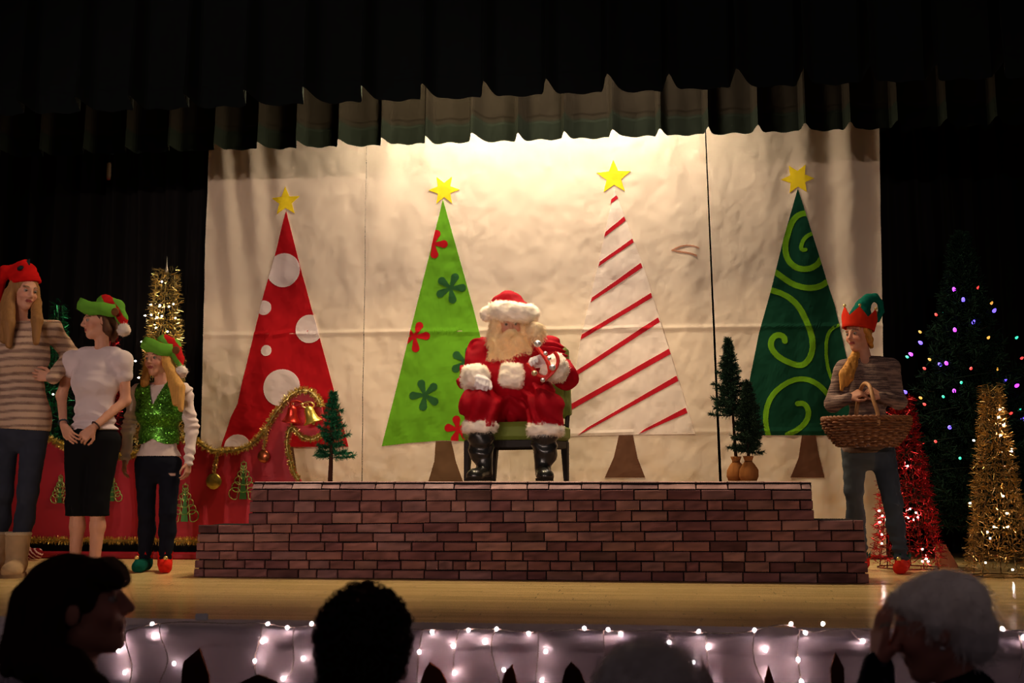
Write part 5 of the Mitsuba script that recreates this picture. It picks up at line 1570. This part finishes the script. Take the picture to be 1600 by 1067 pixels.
hp += strand_mesh([([L(-0.045, -0.045, -0.085), at(1331, 563, Y - 0.075), at(1319, 585, Y - 0.14), at(1315, 609, Y - 0.16)], [0.020, 0.026, 0.032, 0.010]), ([L(-0.04, -0.05, -0.09), at(1334, 568, Y - 0.08), at(1327, 590, Y - 0.14), at(1323, 602, Y - 0.155)], [0.018, 0.022, 0.024, 0.010]),
                   ([L(0.07, 0.0, 0.02), L(0.074, -0.02, -0.05), L(0.06, -0.05, -0.10)], [0.02, 0.02, 0.012]), ([L(0, -0.09, 0.0), L(0, -0.085, -0.07)], [0.035, 0.03])])
put('hair', sdf(hp, 0.0055, 0.014, noise=GH(9, 95, 10, 0.008)), 'hair', hair_col(lin(190, 132, 62), 5, 0.9), g, label='blonde side ponytail')
HB = frame(-46, 8, -4)
hb = L(0, -0.012, 0.045)
W = lambda x, f, u: hb + HB @ A([x, f, u])
green_p = [C(W(0, 0, 0.05), at(1348, 479, Y), 0.082, 0.050)] + [C(at(*a, Y + 0.005), at(*b, Y + 0.005), ra, rb_) for a, b, ra, rb_ in (((1348, 478), (1357, 467), 0.050, 0.034), ((1357, 467), (1367, 464), 0.034, 0.024), ((1367, 464), (1375, 473), 0.024, 0.020), ((1375, 473), (1377, 486), 0.020, 0.019), ((1377, 486), (1371, 500), 0.019, 0.016))]
ht = put('hat', sdf(green_p, 0.0055, 0.008, noise=wrinkle(0.005, 25, 25, 3)), 'cloth', vary(lin(8, 92, 76), 0.2, 30), g, label='red and green elf hat with a looped tip')
n = 120
an_ = np.linspace(0, 2 * np.pi, n + 1)
rows = []
zig = np.abs(((an_ / (2 * np.pi) * 6 + 0.1) % 1.0) - 0.5) * 2
for r_, t_ in ((0.000, -0.02), (0.010, -0.02), (0.012, 0.25), (0.016, 0.6), (0.022, 1.0), (0.017, 1.0), (0.004, 0.4), (0.0, -0.02)):
    hgt = -0.005 + 0.062 + 0.060 * zig
    u_ = -0.012 + (hgt + 0.012) * max(t_, 0.0)
    rr = 0.088 + r_ - 0.10 * np.maximum(u_ - 0.03, 0) * 0.3
    rows.append(np.stack([rr * np.cos(an_), (rr + 0.010) * np.sin(an_), u_], -1))
m = grid_mesh(np.stack(rows))
m.vertices = np.array(m.vertices) @ HB.T + hb
put('band', m, 'cloth', vary(lin(206, 46, 24), 0.12, 40), ht, label='red zigzag band')
for i in range(6):
    a = (i + 0.9) / 6 * 2 * np.pi
    put('bell', trimesh.creation.icosphere(2, 0.010).apply_translation(W(0.108 * math.cos(a), 0.118 * math.sin(a), 0.124)), 'tinsel', GOLD, ht)
elf_shoe(g, J.anR, J.toeR, (lin(196, 40, 26), lin(10, 70, 54)))
elf_shoe(g, J.anL, J.toeL, (lin(196, 40, 26), lin(10, 70, 54)))

# ---- her basket
k = thing('basket', 'oval brown wicker basket carried by the girl in the red and green hat', 'basket')
bc = at(1354, 672, 0.80)
WK = lin(128, 80, 48)
N = 64
ang = np.linspace(0, 2 * np.pi, N * 3, endpoint=False)
a0x, a0y = 0.262, 0.175


def oval(t):
    """rim radius factor at height t 0 (bottom)..1 (top)"""
    return 0.66 + 0.34 * math.sin(t * math.pi / 2)


BH = 0.165
for i in range(11):
    t = (i + 0.5) / 11
    w = 0.0105 * np.sin(ang * N / 4 + np.pi * (i % 2))
    f_ = oval(t)
    put('wicker_row', tube(np.stack([bc[0] + (a0x * f_ + w) * np.cos(ang), bc[1] + (a0y * f_ + w) * np.sin(ang), 0 * ang + bc[2] - 0.10 + BH * t + 0.002 * np.sin(ang * 5 + i)], 1), 0.0070, 6, closed=True), 'satin', vary(WK * (0.75 + 0.4 * rng.random()), 0.5, 26, i), k)
for i in range(32):
    a = 2 * np.pi * i / 32
    put('stake', tube([(bc[0] + a0x * oval(t) * math.cos(a), bc[1] + a0y * oval(t) * math.sin(a), bc[2] - 0.10 + BH * t) for t in np.linspace(0, 1, 6)], 0.006, 5), 'satin', WK * 0.6, k)
put('bottom', trimesh.creation.extrude_polygon(Polygon([(bc[0] + 0.68 * a0x * math.cos(a), bc[1] + 0.68 * a0y * math.sin(a)) for a in ang[::4]]), 0.014, engine='earcut').apply_translation((0, 0, bc[2] - 0.104)), 'satin', WK * 0.5, k, smooth=False)
for s_ in (0, 1):
    put('rim', tube(np.stack([bc[0] + (a0x + 0.004 * np.sin(ang * 24 + np.pi * s_)) * np.cos(ang), bc[1] + (a0y + 0.004 * np.sin(ang * 24 + np.pi * s_)) * np.sin(ang), 0 * ang + bc[2] + 0.068 + 0.008 * np.sin(ang * 24 + np.pi * s_ + 1.5)], 1), 0.011, 6, closed=True), 'satin', vary(WK * 1.1, 0.3, 30), k)
hd = [(bc[0] + 0.035, bc[1] - a0y * 0.98, bc[2] + 0.02), (bc[0] + 0.035, bc[1] - a0y * 0.98, bc[2] + 0.10)] + [tuple(at(px, py, yy)) for px, py, yy in ((1364, 622, 0.645), (1360, 606, 0.69), (1352, 599, 0.78), (1345, 608, 0.88))] + [(bc[0] - 0.03, bc[1] + a0y * 0.9, bc[2] + 0.10), (bc[0] - 0.03, bc[1] + a0y * 0.97, bc[2] + 0.02)]
put('handle', tube(spline(hd, 50), 0.0125, 9), 'satin', vary(lin(176, 128, 84), 0.3, 40), k)


# ================================================================== the audience
def seated(J, s=1.0):
    return J.torso(s, 0.0) + J.arms(s) + J.legs(s) + J.feet(s)


HF = -0.9


def audience_joints(c, yaw, w=0.18, drop=0.27, hands=None):
    """seated joints below a head centre; yaw 180 looks at the stage"""
    M = frame(yaw)
    P = lambda x, f, u: A(c) + M @ A([x, f, u])
    zs = HF + 0.47 - c[2]
    kn = zs + 0.05
    j = dict(neck=P(0, -0.03, -0.16), shL=P(-w, -0.04, -drop), shR=P(w, -0.04, -drop), elL=P(-w - 0.06, 0.0, -drop - 0.28), elR=P(w + 0.06, 0.0, -drop - 0.28), wrL=P(-0.14, 0.26, -drop - 0.33), wrR=P(0.14, 0.26, -drop - 0.33),
             hipL=P(-0.09, -0.05, zs + 0.08), hipR=P(0.09, -0.05, zs + 0.08), knL=P(-0.10, 0.38, kn), knR=P(0.10, 0.38, kn), anL=P(-0.10, 0.34, HF + 0.08 - c[2]), anR=P(0.10, 0.34, HF + 0.08 - c[2]), toeL=P(-0.10, 0.48, HF + 0.035 - c[2]), toeR=P(0.10, 0.48, HF + 0.035 - c[2]), front=M[:, 1])
    j.update(hands or {})
    return Fig(**j)


def clothes(g, J, s, col, label, shoe=(0.01, 0.01, 0.012), collar=None):
    put('top', sdf(J.torso(s * 1.02, 0.018) + J.arms(s, 0.02, 0.014) + (collar or []), 0.011, 0.035, noise=wrinkle(0.006, 12, 12, 3)), 'cloth', col, g, label=label)
    put('trousers', sdf(J.legs(s, 0.018) + [El(J.hm, (0.17, 0.13, 0.12))], 0.012, 0.04, cuts=[((0, 0, HF + 0.08), (0, 0, -1))]), 'cloth', (0.012, 0.013, 0.018), g)
    for i in (0, 2):
        put('shoe', sdf(J.feet(s, 0.008)[i:i + 2], 0.009, 0.02, cuts=[((0, 0, HF + 0.004), (0, 0, -1)), ((0, 0, HF + 0.075), (0, 0, 1))]), 'satin', shoe, g)


# ---- woman in profile
g = thing('person', 'dark-haired woman in the audience in profile, looking right, with an earring', 'person')
Y = -3.9
hc, HM = at(128, 946, Y), frame(104, 10, 0)
J = audience_joints(at(110, 968, Y), 130, 0.17, 0.25)
J.neck = at(118, 1035, Y)
bp = head_prims(hc, HM, 0.98) + J.neckp(hc, HM, 0.95) + J.torso(0.95) + J.arms(0.95) + J.legs(0.95) + J.feet(0.95) + hand_prims(J.wrL, J.M[:, 1], (0, 0, -1), 0.9, 1, 15) + hand_prims(J.wrR, J.M[:, 1], (0, 0, -1), 0.9, -1, 15)
put('body', sdf(bp, 0.005, 0.022), 'skin', skin_col(hc, HM, 0.98, lin(190, 126, 104), (140, 62, 58), (60, 40, 30)), g)
eyes(g, hc - HM[:, 1] * 0.004, HM, 0.98)
clothes(g, J, 0.95, (0.012, 0.013, 0.017), 'dark top')
L = lambda x, f, u: hc + HM @ (A([x, f, u]) * 0.98)
hp = [El(L(0, -0.030, 0.034), (0.088, 0.102, 0.092), HM), El(L(0.0, 0.098, -0.045), (0.085, 0.058, 0.075), HM, -1, 0.015),
      C(L(-0.05, 0.062, 0.070), L(0.05, 0.062, 0.070), 0.030, k=0.02), C(L(-0.045, 0.086, 0.052), L(0.045, 0.086, 0.052), 0.024, k=0.02), C(L(-0.045, 0.098, 0.036), L(0.045, 0.098, 0.036), 0.010, k=0.015)]
hp += strand_mesh([([L(0.07, -0.075, 0.0), L(0.075, -0.11, -0.10), at(52, 1010, Y - 0.05), at(18, 1040, Y - 0.07)], [0.04, 0.05, 0.045, 0.02]), ([L(-0.07, -0.06, 0.0), L(-0.075, -0.09, -0.10), at(120, 1040, Y + 0.08)], [0.04, 0.05, 0.03]),
                   ([L(0.0, -0.11, 0.03), L(0.0, -0.13, -0.08), at(40, 1010, Y), at(12, 1045, Y)], [0.05, 0.06, 0.05, 0.02]), ([L(0.06, -0.06, -0.02), L(0.07, -0.075, -0.11), at(105, 1050, Y - 0.08), at(150, 1075, Y - 0.09)], [0.03, 0.045, 0.05, 0.03]),])
hm_ = sdf(hp, 0.005, 0.018, noise=GH(11, 60, 14, 0.005))
put('hair', join([hm_, fuzz(hm_, 260, 0.03, 0.0012, 0.8, (0, 0, -0.8))]), 'cloth', hair_col(lin(50, 31, 21), 6, 0.7), g, label='dark shoulder-length hair with fringe')
q = L(0.078, -0.004, -0.052)
put('earring', tube([q + A([0.0, 0, 0]) + HM @ A([0, 0.010 * math.cos(a), 0.012 * math.sin(a) - 0.006]) for a in np.linspace(0, 2 * np.pi, 14, endpoint=False)], 0.0022, 6, closed=True), 'tinsel', SILVER, g, label='silver hoop earring')

# ---- curly head
g = thing('person', 'dark curly-haired person in the audience seen from behind, centre left', 'person')
Y = -3.9
hc, HM = at(573, 995, Y), frame(176, 2, 0)
J = audience_joints(hc, 178, 0.19, 0.29)
bp = head_prims(hc, HM, 1.0) + J.neckp(hc, HM, 1.0) + J.torso(1.0) + J.arms(1.0) + J.legs(1.0) + J.feet(1.0) + hand_prims(J.wrL, J.M[:, 1], (0, 0, -1), 0.95, 1, 15) + hand_prims(J.wrR, J.M[:, 1], (0, 0, -1), 0.95, -1, 15)
put('body', sdf(bp, 0.0075, 0.025), 'skin', skin_col(hc, HM, 1.0, SKIN * 0.8), g)
eyes(g, hc, HM)
clothes(g, J, 1.0, (0.010, 0.010, 0.011), 'black top')
L = lambda x, f, u: hc + HM @ A([x, f, u])
hm_ = sdf([El(L(0, -0.025, 0.010), (0.093, 0.10, 0.098), HM), El(L(0, -0.045, -0.05), (0.086, 0.075, 0.065), HM), El(L(0, 0.115, -0.03), (0.06, 0.07, 0.08), HM, -1, 0.02)], 0.006, 0.02, noise=wrinkle(0.018, 45, 45, 4))
tv = np.array(hm_.vertices)
nn = meshkit.arrays(hm_, True)[2]
cur = []
for i in rng.choice(len(tv), 1500, replace=False):
    p, n_ = tv[i], nn[i]
    a1 = unit(np.cross(n_, rng.normal(size=3)))
    a2 = np.cross(n_, a1)
    r = rng.uniform(0.006, 0.016)
    t = np.linspace(-0.6, rng.uniform(2.5, 5.5), 8)
    pts_ = p + n_ * 0.002 + r * (np.outer(np.sin(t), n_) + np.outer(np.cos(t) - 0.8, a1)) + np.outer(t * 0.0022, a2)
    cur.append(tube(pts_, np.linspace(0.0026, 0.0012, 8), 4, caps=False))
put('hair', join([hm_] + cur), 'hair', hair_col(lin(46, 30, 22), 8, 0.8), g, label='short dark curly hair')

# ---- grey head
g = thing('person', 'grey-haired person in the audience seen from behind at the bottom edge', 'person')
Y = -4.5
hc, HM = at(1003, 1128, Y), frame(182, -6, 0)
J = audience_joints(hc, 182, 0.20, 0.28)
bp = head_prims(hc, HM, 1.05, female=False) + J.neckp(hc, HM, 1.1) + J.torso(1.05) + J.arms(1.05) + J.legs(1.0) + J.feet(1.0) + hand_prims(J.wrL, J.M[:, 1], (0, 0, -1), 1, 1, 15) + hand_prims(J.wrR, J.M[:, 1], (0, 0, -1), 1, -1, 15)
put('body', sdf(bp, 0.0075, 0.025), 'skin', skin_col(hc, HM, 1.05, SKIN * 0.85), g)
eyes(g, hc, HM)
clothes(g, J, 1.05, (0.02, 0.02, 0.025), 'dark top')
L = lambda x, f, u: hc + HM @ (A([x, f, u]) * 1.05)
hm_ = sdf([El(L(0, -0.018, 0.034), (0.084, 0.101, 0.092), HM), El(L(0, 0.10, -0.04), (0.066, 0.065, 0.085), HM, -1, 0.02), El(L(0, -0.05, -0.04), (0.078, 0.062, 0.05), HM)], 0.006, 0.02, noise=GH(5, 40, 40, 0.005))
hz = fuzz(hm_, 2600, 0.030, 0.0016, 0.35, (0.6, 0, -0.3))
put('hair', join([hm_, hz]), 'hair', hair_col(lin(215, 206, 200), 9, 0.5), g, label='short thin grey hair')

# ---- white-haired woman
g = thing('person', 'white-haired woman in the audience at the right, hand raised to her face', 'person')
Y = -3.6
hc, HM = at(1462, 982, Y), frame(-100, -12, 6)
hw = at(1372, 1040, Y + 0.02)
el = at(1366, 1120, Y - 0.02)
J = audience_joints(at(1490, 1000, Y), -140, 0.17, 0.24, dict(wrL=hw, elL=el))
if np.linalg.norm(J.shL - el) > np.linalg.norm(J.shR - el):
    J.wrL, J.wrR = audience_joints(at(1490, 1000, Y), -140, 0.17, 0.24).wrL, hw
    J.elL, J.elR = audience_joints(at(1490, 1000, Y), -140, 0.17, 0.24).elL, el
raised = hand_prims(hw, (0.10, 0.0, 1), (1, 0.3, 0), 0.92, -1, 7, 0.04)
other = J.wrL if np.linalg.norm(J.wrR - hw) < 0.01 else J.wrR
bp = head_prims(hc, HM, 0.98) + J.neckp(hc, HM, 0.95) + J.torso(0.95) + J.arms(0.95) + J.legs(0.95) + J.feet(0.95) + raised + hand_prims(other, J.M[:, 1], (0, 0, -1), 0.9, 1, 15)
put('body', sdf(bp, 0.005, 0.02), 'skin', skin_col(hc, HM, 0.98, lin(186, 122, 104), (140, 70, 64), (150, 130, 120)), g)
eyes(g, hc - HM[:, 1] * 0.004, HM, 0.98)
clothes(g, J, 0.95, lambda v: np.where((meshkit.noise(v * 120, 3) > 0.78)[:, None], A([0.05, 0.05, 0.07]), A([0.008, 0.009, 0.014])), 'dark blue flecked top', collar=[C(J.neck - A([0, 0, 0.03]), J.neck + A([0.0, 0, 0.035]), 0.085, 0.070)])
L = lambda x, f, u: hc + HM @ (A([x, f, u]) * 0.98)
hm_ = sdf([El(L(0, -0.034, 0.042), (0.088, 0.103, 0.088), HM), El(L(0, 0.050, 0.075), (0.072, 0.045, 0.036), HM), El(L(0.0, 0.100, -0.035), (0.09, 0.07, 0.075), HM, -1, 0.02), El(L(0, -0.070, -0.03), (0.078, 0.062, 0.062), HM), C(L(-0.085, 0.0, 0.02), L(-0.082, 0.005, -0.02), 0.018, 0.010), C(L(0.085, 0.0, 0.02), L(0.082, 0.005, -0.02), 0.018, 0.010)], 0.006, 0.02, noise=wrinkle(0.012, 34, 34, 7))
put('hair', join([hm_, fuzz(hm_, 1800, 0.022, 0.0016, 0.5, (0, 0, -0.4))]), 'hair', hair_col(lin(226, 216, 212), 10, 0.3), g, label='short white hair')
for x in (-1, 1):
    put('earring', trimesh.creation.icosphere(2, 0.006).apply_translation(L(x * 0.080, 0.0, -0.045)), 'tinsel', SILVER, g)
